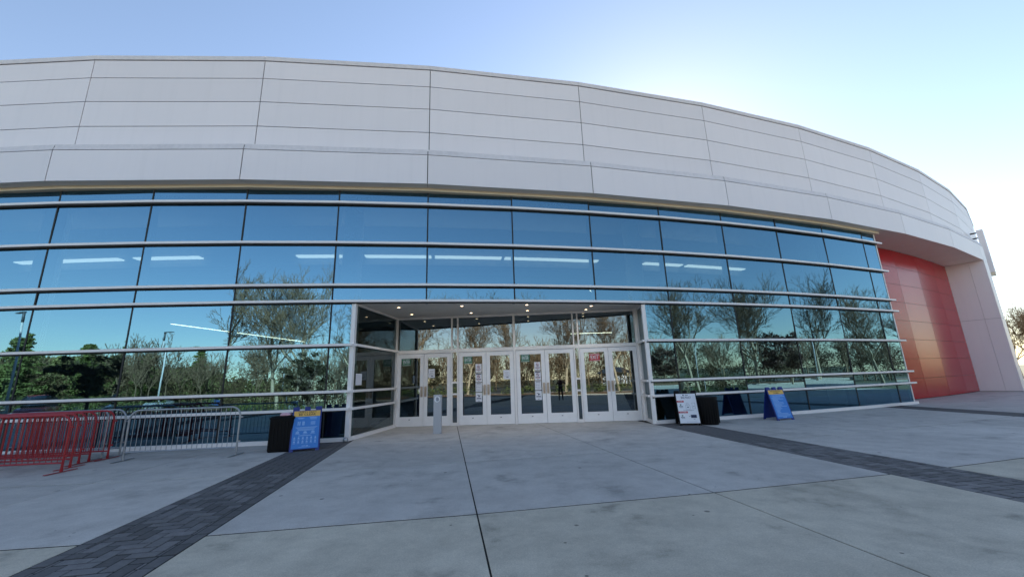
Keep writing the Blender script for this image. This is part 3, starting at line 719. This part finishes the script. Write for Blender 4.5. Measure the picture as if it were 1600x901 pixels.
def btext(f, W_, H_, body, u, v, h, m, par, n=.0035, wid=None):
    vs, fs = text_mesh(body, h/.7); w_ = max(x.x for x in vs)-min(x.x for x in vs); s = (wid*W_/w_) if wid else 1
    MB().add([f(u+p.x*s/W_, v+p.y/H_, n) for p in vs], fs).build('lettering', m, par)
def aframe(A, B, label, body_m, poster, H_=1.2, lean=R_(15)):
    r = empty('sandwich_board', ((A[0]+B[0])/2, (A[1]+B[1])/2, 0)); tag(r, label, 'sign')
    f, W_, upv, nv, ux, bk = on_board(A, B, lean, H_, 1)
    def shell(ff, nm):
        mb = MB(); T = -.035
        bslab(ff, 0, 1, .045, .915, T, 0, mb)
        bslab(ff, 0, .13, 0, .0445, T, 0, mb); bslab(ff, .87, 1, 0, .0445, T, 0, mb)
        for u0, u1 in ((0, .22), (.40, .60), (.78, 1)): bslab(ff, u0, u1, .9155, 1.0, T, 0, mb)
        return mb.build(nm, body_m, r)
    fr = shell(f, 'front_board')
    dist = 2*H_*math.sin(lean)+.04
    A2 = Vector((*A, 0))+bk*dist; B2 = Vector((*B, 0))+bk*dist
    f2, *_ = on_board((B2.x, B2.y), (A2.x, A2.y), lean, H_, 1); shell(f2, 'rear_board')
    po = bslab(f, .05, .95, .06, .905, .0005, .0028)
    return f, W_, H_, r, po
# left: safety sign
f, W_, H_, r, po = aframe((-6.20, 11.49), (-5.52, 11.79), 'blue sandwich board headed SAFETY FIRST! BE CLEAR beside the left black bin', M['blue'], None)
po = po.build('poster', M['poster_blue'], r)
hd = bslab(f, .05, .95, .775, .904, .003, .0034).build('poster_heading', M['poster_yellow'], po)
btext(f, W_, H_, 'SAFETY FIRST!', .5, .873, .042, M['ink_black'], po, .0045, .62); btext(f, W_, H_, 'BE CLEAR', .5, .818, .058, M['ink_black'], po, .0045, .58)
ink = MB()
def lines(u0, u1, v, n=1, h=.010, gap=.017):
    for k in range(n): bslab(f, u0+.03*(k % 2), u1-.04*(k % 3 == 1), v-k*gap-h, v-k*gap, .0032, .004, ink)
def icon(u, v, s):
    bslab(f, u-s*.35, u+s*.35, v-.030, v, .0032, .004, ink); bslab(f, u-s*.5, u+s*.5, v-.052, v-.042, .0032, .004, ink); bslab(f, u-s*.2, u+s*.2, v+.006, v+.016, .0032, .004, ink)
lines(.18, .42, .75, 2, .011); lines(.58, .86, .755, 2, .011); lines(.62, .84, .715, 1)
for u in (.2, .26, .36, .40): bslab(f, u, u+.03, .575, .665, .0032, .0038, ink)
for v in (.655, .635, .615, .595): bslab(f, .64, .80, v-.010, v, .0032, .0038, ink)
lines(.14, .88, .535, 2, .009); lines(.2, .8, .495, 3, .008, .015)
for u in (.22, .48, .74): icon(u, .43, .16)
lines(.26, .70, .352, 1, .012)
for v in (.305, .225):
    for k in range(6): icon(.14+k*.14, v, .08)
lines(.40, .52, .125, 1, .012); bslab(f, .54, .62, .105, .125, .0032, .004, ink); lines(.3, .7, .095, 1, .006)
ink.build('small_print', M['ink_pale'], po)
# right: prohibited items
f, W_, H_, r, po = aframe((9.42, 15.13), (10.12, 15.27), 'blue sandwich board headed PROHIBITED ITEMS alone before the right glass wall', M['blue'], None)
po = po.build('poster', M['poster_blue'], r)
bslab(f, .05, .95, .775, .904, .003, .0034).build('poster_heading', M['poster_yellow'], po)
btext(f, W_, H_, 'PROHIBITED', .5, .868, .045, M['ink_black'], po, .0045, .62); btext(f, W_, H_, 'ITEMS', .5, .812, .045, M['ink_black'], po, .0045, .32)
ink = MB()
for k, (u0, u1) in enumerate(((.16, .84), (.2, .9), (.12, .62), (.14, .8), (.14, .46), (.14, .5), (.14, .72), (.14, .74), (.14, .6), (.14, .86), (.14, .48), (.14, .52), (.14, .4), (.14, .34), (.14, .38), (.14, .78), (.12, .88), (.12, .84))):
    lines(u0, u1, .745-k*.036, 1, .014)
bslab(f, .40, .5, .085, .10, .0032, .004, ink); bslab(f, .52, .6, .082, .105, .0032, .004, ink)
ink.build('small_print', M['ink_pale'], po)
# middle: bag policy
f, W_, H_, r, po = aframe((5.68, 14.62), (6.40, 14.50), 'black sandwich board with white BAG POLICY poster right of the doors', M['black'], None)
po = po.build('poster', M['poster_white'], r)
btext(f, W_, H_, 'BAG POLICY', .5, .79, .075, M['ink_navy'], po, .0045, .46)
mb = bslab(f, .36, .42, .845, .88, .0032, .004); mb.build('emblem', M['ink_navy'], po)
bslab(f, .47, .62, .85, .875, .0032, .004).build('emblem_name', M['ink_grey'], po)
for v0, u1, body, wd in ((.655, .37, 'ALLOWED', .20), (.345, .47, 'NOT ALLOWED', .30)):
    bslab(f, .055, u1, v0, v0+.05, .0032, .004).build('tag_band', M['ink_red'], po)
    btext(f, W_, H_, body, .055+(u1-.055)/2, v0+.025, .028, M['ink_white'], po, .0055, wd)
ink = MB(); ink2 = MB(); ink3 = MB()
def rect(u0, u1, v0, v1, t, tgt):
    bslab(f, u0, u1, v0, v0+t, .0032, .004, tgt); bslab(f, u0, u1, v1-t, v1, .0032, .004, tgt)
    bslab(f, u0, u0+t*1.6, v0+t, v1-t, .0032, .004, tgt); bslab(f, u1-t*1.6, u1, v0+t, v1-t, .0032, .004, tgt)
rect(.42, .62, .46, .58, .006, ink2); rect(.46, .56, .58, .64, .006, ink2); rect(.72, .86, .47, .64, .006, ink2)
bslab(f, .48, .56, .50, .525, .0032, .004, ink); bslab(f, .76, .82, .53, .54, .0032, .004, ink)
rect(.17, .23, .565, .605, .014, ink3); rect(.17, .23, .255, .295, .014, ink3)
for v in (.53, .22): bslab(f, .12, .30, v, v+.016, .0032, .004, ink); bslab(f, .14, .30, v-.03, v-.016, .0032, .004, ink2)
bslab(f, .28, .78, .425, .434, .0032, .004, ink2); bslab(f, .40, .68, .41, .418, .0032, .004, ink2)
bslab(f, .58, .84, .21, .295, .0032, .004, ink); bslab(f, .50, .56, .25, .262, .0032, .004, ink); bslab(f, .68, .76, .17, .182, .0032, .004, ink2); bslab(f, .34, .8, .095, .103, .0032, .004, ink2)
ink.build('print', M['ink_navy'], po); ink2.build('print_grey', M['ink_grey'], po); ink3.build('print_green', M['ink_green'], po)

# ---- bins
b = empty('litter_bin', (-6.58, 11.88, 0)); tag(b, 'large square black litter bin with pink paper on its lid, left of the entrance', 'bin')
def rrect(c, a, rad, n=5, rz=0):
    p = []
    for qx, qy, s0 in ((1, 1, 0), (-1, 1, 90), (-1, -1, 180), (1, -1, 270)):
        for k in range(n+1):
            t = R_(s0+90*k/n); v = Vector((qx*(a-rad)+rad*math.cos(t), qy*(a-rad)+rad*math.sin(t))); v.rotate(Matrix.Rotation(rz, 2)); p.append((c[0]+v.x, c[1]+v.y))
    return p
def loft(secs):
    mb = MB(); n = len(secs[0][0])
    vs = [(x, y, z) for p, z in secs for x, y in p]; fs = [(k*n+i, k*n+(i+1) % n, (k+1)*n+(i+1) % n, (k+1)*n+i) for k in range(len(secs)-1) for i in range(n)]
    fs += [tuple(range(n))[::-1], tuple((len(secs)-1)*n+i for i in range(n))]; return mb.add(vs, fs)
c = (-6.58, 11.88); rz_ = R_(10)
smooth_angle(loft([(rrect(c, .30, .06, rz=rz_), .003), (rrect(c, .315, .06, rz=rz_), .05), (rrect(c, .305, .06, rz=rz_), .86)]).build('bin_body', M['black'], b))
smooth_angle(loft([(rrect(c, .32, .07, rz=rz_), .862), (rrect(c, .325, .07, rz=rz_), .90), (rrect(c, .29, .07, rz=rz_), .935), (rrect(c, .17, .08, rz=rz_), .95)]).build('lid', M['black'], b))
for k in range(7):
    v = Vector((-.26+k*.087, -.317)); v.rotate(Matrix.Rotation(rz_, 2)); MB().box((c[0]+v.x, c[1]+v.y, .45), (.03, .012, .74), rz_).build('slat', M['black'], b)
pk = loft([(rrect((-6.50, 11.74), .13, .06, rz=.3), .952), (rrect((-6.50, 11.74), .14, .06, rz=.35), .985), (rrect((-6.52, 11.75), .10, .05, rz=.5), 1.02)])
tag(smooth_angle(o_) if False else pk.build('paper_tray', M['pink']), 'crumpled pink paper lying on the lid of the left bin', 'paper')
b = empty('litter_bin', (6.78, 14.72, 0)); tag(b, 'round black litter bin standing beside the bag policy board', 'bin')
smooth_angle(MB().lathe([(.28, .003), (.30, .03), (.325, .86), (.30, .861)], (6.78, 14.72, 0), 32).build('bin_body', M['black'], b))
smooth_angle(MB().lathe([(.335, .862), (.345, .90), (.335, .93), (.25, .945)], (6.78, 14.72, 0), 32).build('rim', M['black'], b))
for k in range(24):
    t = 2*math.pi*k/24; MB().box((6.78+.325*math.cos(t), 14.72+.325*math.sin(t), .44), (.012, .035, .76), t).build('slat', M['black'], b)

# ============================================================ TREES, LAMPS AND THE REST ACROSS THE DRIVE
def grow(seed, H_, spread=.5, levels=5, trunk_r=.2, clear=.22, up_=.4, kids=(2, 3), sidep=.95):
    rg = random.Random(seed); segs = []
    def br(p, d, L, r, lev):
        n = 4 if lev < 3 else 3
        q = p
        for k in range(n):
            w_ = .05 if lev == 0 else .13
            d2 = (d+Vector((rg.gauss(0, w_), rg.gauss(0, w_), rg.gauss(0, w_*.6)+up_*.10))).normalized()
            q2 = q+d2*(L/n); r2 = r*(1-.34/n)
            segs.append((q, q2, r, r2, lev)); q, d, r = q2, d2, r2
            if 0 < lev < levels and k < n-1 and rg.random() < sidep:
                side(q, d, L*rg.uniform(.35, .6), r*.45, lev+1)
        if lev < levels:
            m = rg.randint(*kids)+(2 if lev == 0 else 0)
            for j in range(m): side(q, d, L*rg.uniform(.60, .84)*(1.25 if lev == 0 else 1), r*rg.uniform(.50, .74), lev+1, j, m)
    def side(q, d, L, r, lev, j=0, m=1):
        a = rg.uniform(0, 2*math.pi) if m == 1 else 2*math.pi*(j+rg.uniform(-.3, .3))/m
        o = d.orthogonal().normalized(); o.rotate(Matrix.Rotation(a, 3, d)); t = rg.uniform(.45, 1.25)*spread*(1.25 if m == 1 else 1)
        br(q, (d*math.cos(t)+o*math.sin(t)+Vector((0, 0, up_*.30))).normalized(), L, max(r, .005), lev)
    br(Vector((0, 0, -.1)), Vector((rg.gauss(0, .03), rg.gauss(0, .03), 1)).normalized(), H_*clear, trunk_r, 0)
    zmax = max(s[1].z for s in segs); k = H_/zmax
    return [(a*k, b*k, r0, r1, l) for a, b, r0, r1, l in segs]
def tree_meshes(segs):
    t = MB(); c = MB()
    for a, b, r0, r1, l in segs:
        if l <= 1: t.tube(a, b, r0, r1, 7, False)
        else: c.tube(a, b, max(r0, .014), max(r1, .010), 4 if l < 4 else 3, False)
    return t, c
def bare_tree(seed, H_, name='bare_tree', bark='bark', twig='twig', **kw):
    r = empty(name); t, c = tree_meshes(grow(seed, H_, **kw)); t.build('trunk', M[bark], r, smooth=True); c.build('crown', M[twig], r); return r
def leaf_blob(mb, rg, centre, rad, n, size, flat=1.0):
    for _ in range(n):
        v = Vector((rg.gauss(0, 1), rg.gauss(0, 1), rg.gauss(0, 1))); v.normalize(); v *= rad*rg.random()**.4; v.z *= flat
        p = Vector(centre)+v; a = Vector((rg.gauss(0, 1), rg.gauss(0, 1), rg.gauss(0, 1))).normalized(); b = a.orthogonal().normalized()
        a2 = a.cross(b); s = size*rg.uniform(.6, 1.3)
        mb.add([p-b*s-a2*s*.5, p+b*s-a2*s*.5, p+a2*s], [(0, 1, 2)])
def leafy_tree(seed, H_, rad, leaf, bark, n=46, per=70, size=.12, name='leafy_tree', clear=.3, flat=.6, stems=1):
    rg = random.Random(seed); r = empty(name); t = MB(); c = MB()
    for s in range(stems):
        seg = grow(seed+s, H_*.95, levels=3, trunk_r=.16/math.sqrt(stems), clear=clear, spread=.7)
        for a, b, r0, r1, l in seg: t.tube(a, b, r0, r1, 6 if l < 2 else 4, False)
    t.build('trunk', M[bark], r, smooth=True)
    for k in range(n):
        a = rg.uniform(0, 2*math.pi); q = rad*math.sqrt(rg.random()); zz = H_*clear+(H_*(1-clear))*rg.random()**.7*(1-.45*(q/rad)**2)
        leaf_blob(c, rg, (q*math.cos(a), q*math.sin(a), zz), rad*.20, per, size, flat)
    c.build('crown', M[leaf], r); return r
def pine_tree(seed, H_, rad):
    rg = random.Random(seed); r = empty('pine_tree'); t = MB().tube((0, 0, -.1), (0, 0, H_*.97), .22, .03, 8); t.build('trunk', M['bark_dark'], r, smooth=True); c = MB(); z = H_*.12
    while z < H_:
        f_ = 1-(z/H_); rr = rad*(.15+.95*f_**.7)*rg.uniform(.75, 1.15); nb = 7
        for k in range(nb):
            a = rg.uniform(0, 6.283); L = rr*rg.uniform(.6, 1.1)
            for s in range(5):
                q = L*(s+1)/5; leaf_blob(c, rg, (q*math.cos(a), q*math.sin(a), z+q*.12+rg.uniform(-.1, .1)), .34+.22*(1-s/5), 16, .15, .6)
        z += H_*.055
    c.build('crown', M['needle'], r); return r
PROTO = {'a': bare_tree(11, 13, trunk_r=.21, spread=.50, clear=.20, levels=6, sidep=.62), 'b': bare_tree(23, 14, trunk_r=.24, spread=.46, clear=.17, levels=6, sidep=.62),
         'c': bare_tree(37, 12, trunk_r=.20, spread=.60, clear=.16, levels=6, sidep=.62), 'd': leafy_tree(5, 6, 2.6, 'leaf_dark', 'bark_dark', stems=3, clear=.25),
         'e': leafy_tree(9, 6.5, 3.4, 'leaf_brown', 'bark', n=80, stems=4, clear=.35), 'p': pine_tree(3, 9, 2.6), 'q': pine_tree(6, 11, 2.8)}
USED = set()
def plant(kind, x, y, scale, rot, label, cat='tree', grp=None, zs=1):
    o = PROTO[kind] if kind not in USED else copy_tree(PROTO[kind]); USED.add(kind)
    o.location = (x, y, -.05); o.rotation_euler = (0, 0, R_(rot)); o.scale = (scale, scale, scale*zs); tag(o, label, cat, grp)
G1 = 'bare trees reflected in the glass'
plant('a', -24.5, -19.0, 1.15, 20, 'bare tree with pale trunk reflected in the glass left of the entrance', grp=G1)
plant('b', -16.6, -19.5, 1.15, 70, 'tallest bare tree reflected beside the left corner of the entrance', grp=G1)
plant('c', -10.5, -23.5, 1.05, 130, 'bare tree reflected in the leftmost transom of the entrance', grp=G1)
plant('a', -4.0, -24.0, .98, 200, 'bare tree reflected in the second pair of doors', grp=G1)
plant('b', 3.2, -21.0, .98, 10, 'bare tree with pale trunk reflected in the third pair of doors', grp=G1)
plant('c', 9.8, -19.5, 1.02, 300, 'bare tree reflected in the fourth pair of doors', grp=G1)
plant('a', 16.5, -17.0, 1.0, 250, 'bare tree reflected in the glass just right of the entrance', grp=G1)
plant('c', 36.0, -4.5, 1.12, 40, 'broad bare tree reflected above the bag policy board', grp=G1)
plant('b', 42.5, 2.0, 1.0, 160, 'bare tree reflected in the middle of the right glass wall', grp=G1)
plant('a', 48.0, 9.0, 1.05, 95, 'bare tree reflected above the right blue board', grp=G1)
plant('c', 53.5, 16.0, .95, 15, 'bare tree reflected in the last full bay of the right glass wall', grp=G1)
plant('b', 60.5, 22.5, .95, 210, 'bare tree reflected at the right end of the glass', grp=G1)
plant('c', -20.5, -24.5, 1.15, 250, 'bare tree reflected between the two large trees left of the entrance', grp=G1)
plant('a', 39.0, -9.0, 1.15, 330, 'bare tree reflected behind the broad one above the bag policy board', grp=G1)
plant('b', 46.5, -2.5, 1.1, 50, 'rear bare tree reflected in the middle of the right glass wall', grp=G1)
plant('d', -31.0, -6.5, .92, 0, 'dark spreading tree reflected at the far left of the glass', zs=.9)
plant('d', -15.3, -17.5, .95, 90, 'dark multi-stemmed tree reflected above the safety board', zs=.95)
plant('e', 41.5, 6.0, .92, 30, 'brown-leaved tree reflected above the right blue board')
plant('e', 31.0, -6.0, .8, 190, 'small brown-leaved tree reflected right of the entrance')
rg = random.Random(77)
for k, (x, y, s) in enumerate(((-47, -62, .85), (-52, -58, .9), (-57, -52, .95), (-62, -47, 1.0), (-66, -44, 1.05), (-71, -39, 1.0), (-75, -35, 1.1), (-81, -29, 1.0), (-88, -22, 1.1), (-95, -14, .9))):
    plant('pq'[k % 2], x, y, s, rg.uniform(0, 360), '%s dark pine, counted leftwards, in the row reflected left of the entrance' % ('first', 'second', 'third', 'fourth', 'fifth', 'sixth', 'seventh', 'eighth', 'ninth', 'tenth')[k], grp='pines beyond the car park')
# direct view, beyond the right end of the building
for k, (d, a, s, kd) in enumerate(((60, 52.3, .5, 'p'), (92, 51.6, .85, 'c'), (98, 52.6, .9, 'a'), (85, 50.9, .7, 'b'), (90, 53.8, .9, 'b'))):
    x, y = d*math.sin(R_(a)), d*math.cos(R_(a))
    if kd == 'p': plant('p', x, y, s, 40, 'dark evergreen tree at the right edge of the picture')
    else: plant(kd, x, y, s, 77*k, ('bare tree behind the evergreen at the right edge', 'bare tree farthest right beyond the building end', 'low bare tree just past the white pier', 'bare tree standing right of the evergreen')[k-1])
# low evergreen shrubs at the right edge
# woods far behind
wd = MB(); rg = random.Random(5)
base = [grow(100+k, 11, levels=4, trunk_r=.13, spread=.5, clear=.3, kids=(2, 3), sidep=.6) for k in range(3)]
for k in range(230):
    a = A0+DA*rg.uniform(-26, 32); d = rg.uniform(52, 80); x, y = CX+(RAD+d)*math.cos(a), CY+(RAD+d)*math.sin(a); s = rg.uniform(.62, .95); ro = rg.uniform(0, 6.28)
    if -22 < (a-A0)/DA < -9 and d < 72: continue
    cs, sn = math.cos(ro)*s, math.sin(ro)*s
    for p, q, r0, r1, l in base[k % 3]:
        if l > 3 and rg.random() < .25: continue
        wd.tube((x+p.x*cs-p.y*sn, y+p.x*sn+p.y*cs, p.z*s), (x+q.x*cs-q.y*sn, y+q.x*sn+q.y*cs, q.z*s), max(r0, .035), max(r1, .025), 3, False)
wo = wd.build('bare_woods', M['twig']); wo['kind'] = 'stuff'; wo['label'] = 'brown bare woodland far across the drive'; wo['category'] = 'woods'
ub = MB()
for k in range(2000):
    a = A0+DA*rg.uniform(-28, 34); d = rg.uniform(60, 95); x, y = CX+(RAD+d)*math.cos(a), CY+(RAD+d)*math.sin(a)
    leaf_blob(ub, rg, (x, y, rg.uniform(.5, 7.6)*rg.uniform(.5, 1)), rg.uniform(1.2, 2.2), 95, .135, .8)
uo = ub.build('undergrowth', M['brush']); uo['kind'] = 'stuff'; uo['label'] = 'brown undergrowth of the woods across the drive'; uo['category'] = 'undergrowth'
# wooded hill
hv = []; hf = []; N = 48
for j in range(9):
    for k in range(N):
        t = j/8; a = 2*math.pi*k/N; q = (1-t)
        hv.append((-175+130*q*math.cos(a)*(1+.1*math.sin(3*a)), -125+90*q*math.sin(a), -1+10*(1-q*q)+rg.uniform(-.4, .4)))
for j in range(8):
    for k in range(N): hf.append((j*N+k, j*N+(k+1) % N, (j+1)*N+(k+1) % N, (j+1)*N+k))
hl = struct(MB().add(hv, hf).build('hill', M['hedge']))
hw = MB()
for k in range(900):
    a = rg.uniform(0, 6.283); q = math.sqrt(rg.random())*.96
    x, y = -175+130*q*math.cos(a)*(1+.1*math.sin(3*a)), -125+90*q*math.sin(a)
    if y < -150: continue
    leaf_blob(hw, rg, (x, y, -1+10*(1-q*q)+1.2), 4.2, 50, .9, .7)
ho = hw.build('hill_woods', M['hillwood']); ho['kind'] = 'stuff'; ho['label'] = 'olive green woodland covering the far hill'; ho['category'] = 'woods'
# clipped hedge along the planting bed
hg = MB(); rg = random.Random(12)
for k in range(900):
    i = rg.uniform(-12, 18); q = pt(i, 28.6+rg.uniform(-.45, .45)); leaf_blob(hg, rg, (*q, rg.uniform(.12, .95)), .42, 22, .07, .7)
tag(hg.build('hedge', M['hedge']), 'low clipped green hedge across the plaza, reflected in the doors', 'hedge')
# lamp posts
def lamp_post():
    r = empty('lamp_post'); MB().tube((0, 0, -.1), (0, 0, 7.6), .085, .06, 10).build('pole', M['lamp_pole'], r, smooth=True)
    MB().tube((0, 0, 6.9), (0, 0, 7.75), .085, .085, 10).build('sleeve', M['lamp_head'], r, smooth=True)
    MB().box((.55, 0, 7.7), (1.1, .26, .07)).build('lamp_head', M['lamp_head'], r); MB().lathe([(.2, 0), (.2, .6), (.12, .66)], (0, 0, -.1), 14).build('footing', M['kerb'], r); return r
lp0 = lamp_post()
for k, (x, y, ro, s, lb) in enumerate(((-34.8, -2.6, 200, .95, 'pale lamp post reflected at the far left of the glass'), (-30.0, -15.5, 20, .93, 'pale lamp post reflected above the lone grey barrier'), (-40, -22, 0, .9, 'distant pale lamp post reflected behind the dark spreading tree'),
                                      (-24, -38, 90, 1.0, 'distant pale lamp post reflected above the left black bin'), (6.5, -34, 40, 1.0, 'pale lamp post reflected in the fourth pair of doors'), (33.5, -2.0, 140, .62, 'short lamp post reflected right of the entrance'), (45.5, 9.5, 30, .75, 'lamp post reflected at the right end of the glass'))):
    o = lp0 if k == 0 else copy_tree(lp0); o.location = (x, y, 0); o.rotation_euler = (0, 0, R_(ro)); o.scale = (s, s, s); tag(o, lb, 'lamp post', 'lamp posts reflected in the glass')
# small pavilion with white posts
px_, py_ = 15.0, -58; r = empty('pavilion', (px_, py_, -.15)); tag(r, 'small pavilion with white posts and dark hipped roof reflected in the fourth pair of doors', 'pavilion')
for a in (-3, -1.5, 0, 1.5, 3):
    for b in (-1.8, 1.8): MB().box((px_+a, py_+b, 1.25), (.2, .2, 2.8)).build('post', M['lamp_pole'], r)
MB().box((px_, py_-.3, 1.3), (5.2, 2.2, 2.6)).build('kiosk_wall', M['poster_white'], r)
MB().add([(px_-3.7, py_-2.5, 2.66), (px_+3.7, py_-2.5, 2.66), (px_+3.7, py_+2.5, 2.66), (px_-3.7, py_+2.5, 2.66), (px_-1.6, py_, 3.9), (px_+1.6, py_, 3.9)], [(3, 2, 1, 0), (0, 1, 5, 4), (2, 3, 4, 5), (1, 2, 5), (3, 0, 4)]).build('roof', M['roof_slate'], r)
# parked cars
def car(x, y, rz, col, label):
    m = mat('car_paint', col, .3, .3, coat=.6); r = empty('parked_car', (x, y, -.1)); tag(r, label, 'car', 'parked cars across the drive')
    T = Matrix.Translation((x, y, -.1)) @ Matrix.Rotation(rz, 4, 'Z')
    def sec(xs, prof): return [(xs, a, b) for a, b in prof]
    def hull(secs, nm, mt_):
        vs = [v for s in secs for v in s]; n = len(secs[0]); fs = [(k*n+i, k*n+(i+1) % n, (k+1)*n+(i+1) % n, (k+1)*n+i) for k in range(len(secs)-1) for i in range(n)]
        fs += [tuple(range(n))[::-1], tuple((len(secs)-1)*n+i for i in range(n))]; o = MB().add(vs, fs).xf(T).build(nm, mt_, r); smooth_angle(o, 50); return o
    P = lambda w_, z0, z1: [(-w_*.92, z0), (w_*.92, z0), (w_, z0+.2), (w_, (z0+z1)/2+.1), (w_*.93, z1), (-w_*.93, z1), (-w_, (z0+z1)/2+.1), (-w_, z0+.2)]
    hull([sec(-2.2, P(.72, .35, .75)), sec(-2.1, P(.85, .25, .92)), sec(-1.2, P(.9, .22, .98)), sec(.9, P(.9, .22, .96)), sec(1.9, P(.84, .25, .8)), sec(2.15, P(.7, .35, .65))], 'body', m)
    hull([sec(-1.9, P(.72, .95, .99)), sec(-1.2, P(.70, .95, 1.42)), sec(.2, P(.70, .95, 1.45)), sec(1.05, P(.72, .93, .98))], 'cabin', M['glass_dark'])
    MB().box((-.5, 0, 1.455), (1.3, 1.25, .05)).xf(T).build('roof', m, r)
    for a in (-1.35, 1.35):
        for s in (-1, 1):
            wv = MB().tube((a, s*.70, .32), (a, s*.91, .32), .32, n=18).xf(T).build('wheel', M['tyre'], r); MB().tube((a, s*.911, .32), (a, s*.918, .32), .19, n=14).xf(T).build('rim', M['steel'], wv)
for (x, y, a, colr, lb) in ((-33, -20, 1.2, (.75, .75, .75), 'white parked car reflected low in the left glass'), (-37, -17, 1.2, (.12, .14, .18), 'dark grey parked car reflected low in the left glass'), (-41, -13, 1.1, (.35, .03, .03), 'red parked car reflected low in the left glass'),
                            (-29, -24, 1.3, (.06, .12, .3), 'blue parked car reflected low in the left glass'), (-20, -30, 1.4, (.6, .6, .58), 'silver parked car reflected near the safety board'), (35, -9, -.5, (.7, .7, .7), 'white parked car reflected behind the bag policy board')): car(x, y, a, colr, lb)

# ---- the person reflected in the third pair of doors
def person():
    px0, py0 = 2.15, -.6
    r = empty('person', (px0, py0, 0)); tag(r, 'person in dark maroon jacket and black trousers raising a phone, reflected in a door', 'person')
    J = {'pel': (0, 0, .98), 'sp': (0, .01, 1.18), 'ch': (0, .02, 1.40), 'nk': (0, .03, 1.54), 'hd': (0, .06, 1.63), 'ht': (0, .05, 1.76),
         'sl': (-.19, .02, 1.44), 'el': (-.34, .14, 1.24), 'wl': (-.12, .38, 1.50), 'sr': (.19, .02, 1.44), 'er': (.40, .14, 1.28), 'wr': (.13, .38, 1.50),
         'hl': (-.10, 0, .93), 'kl': (-.13, .03, .50), 'al': (-.14, 0, .09), 'tl': (-.15, .15, .04), 'hr': (.10, 0, .93), 'kr': (.12, .02, .50), 'ar': (.14, -.02, .09), 'tr': (.16, .13, .04)}
    Rr = {'pel': .155, 'sp': .145, 'ch': .17, 'nk': .06, 'hd': .085, 'ht': .07, 'sl': .075, 'el': .052, 'wl': .036, 'sr': .075, 'er': .052, 'wr': .036, 'hl': .10, 'kl': .068, 'al': .05, 'tl': .04, 'hr': .10, 'kr': .068, 'ar': .05, 'tr': .04}
    E_ = [('pel', 'sp'), ('sp', 'ch'), ('ch', 'nk'), ('nk', 'hd'), ('hd', 'ht'), ('ch', 'sl'), ('sl', 'el'), ('el', 'wl'), ('ch', 'sr'), ('sr', 'er'), ('er', 'wr'), ('pel', 'hl'), ('hl', 'kl'), ('kl', 'al'), ('al', 'tl'), ('pel', 'hr'), ('hr', 'kr'), ('kr', 'ar'), ('ar', 'tr')]
    ks = list(J); me = bpy.data.meshes.new('body'); me.from_pydata([J[k] for k in ks], [(ks.index(a), ks.index(b)) for a, b in E_], [])
    o = bpy.data.objects.new('tmp', me); COL.objects.link(o); o.modifiers.new('s', 'SKIN'); o.modifiers.new('d', 'SUBSURF').levels = 2
    for k, v in zip(ks, me.skin_vertices[0].data): v.radius = (Rr[k], Rr[k]*.8 if k in ('pel', 'sp', 'ch') else Rr[k])
    me.skin_vertices[0].data[0].use_root = True
    dg = bpy.context.evaluated_depsgraph_get(); m2 = bpy.data.meshes.new_from_object(o.evaluated_get(dg)); bpy.data.objects.remove(o)
    for m in ('skin', 'cloth', 'trouser', 'hair'): m2.materials.append(M[m])
    for p in m2.polygons:
        c_ = p.center; p.use_smooth = True
        p.material_index = 2 if c_.z < .96 else (1 if c_.z < 1.53 and not (c_.y > .33) else (3 if (c_.z > 1.70 or (c_.y < .04 and c_.z > 1.58)) else 0))
    m2.name = 'body'; b_ = bpy.data.objects.new('body', m2); COL.objects.link(b_); b_.parent = r
    fm = MB()
    for s in (-1, 1):
        for k in range(4): fm.path([(px0+s*.115, py0+.40, 1.50+k*.018), (px0+s*.08, py0+.435, 1.505+k*.018), (px0+s*.05, py0+.43, 1.505+k*.018)], [.010, .009, .007], 6)
        fm.path([(px0+s*.11, py0+.385, 1.53), (px0+s*.07, py0+.395, 1.55)], [.011, .009], 6)
    fm.build('fingers', M['skin'], r, smooth=True)
    ph = MB().box((px0, py0+.42, 1.53), (.16, .009, .078)); tag(ph.build('phone', M['black']), 'black phone held up by the reflected person', 'phone')
person()
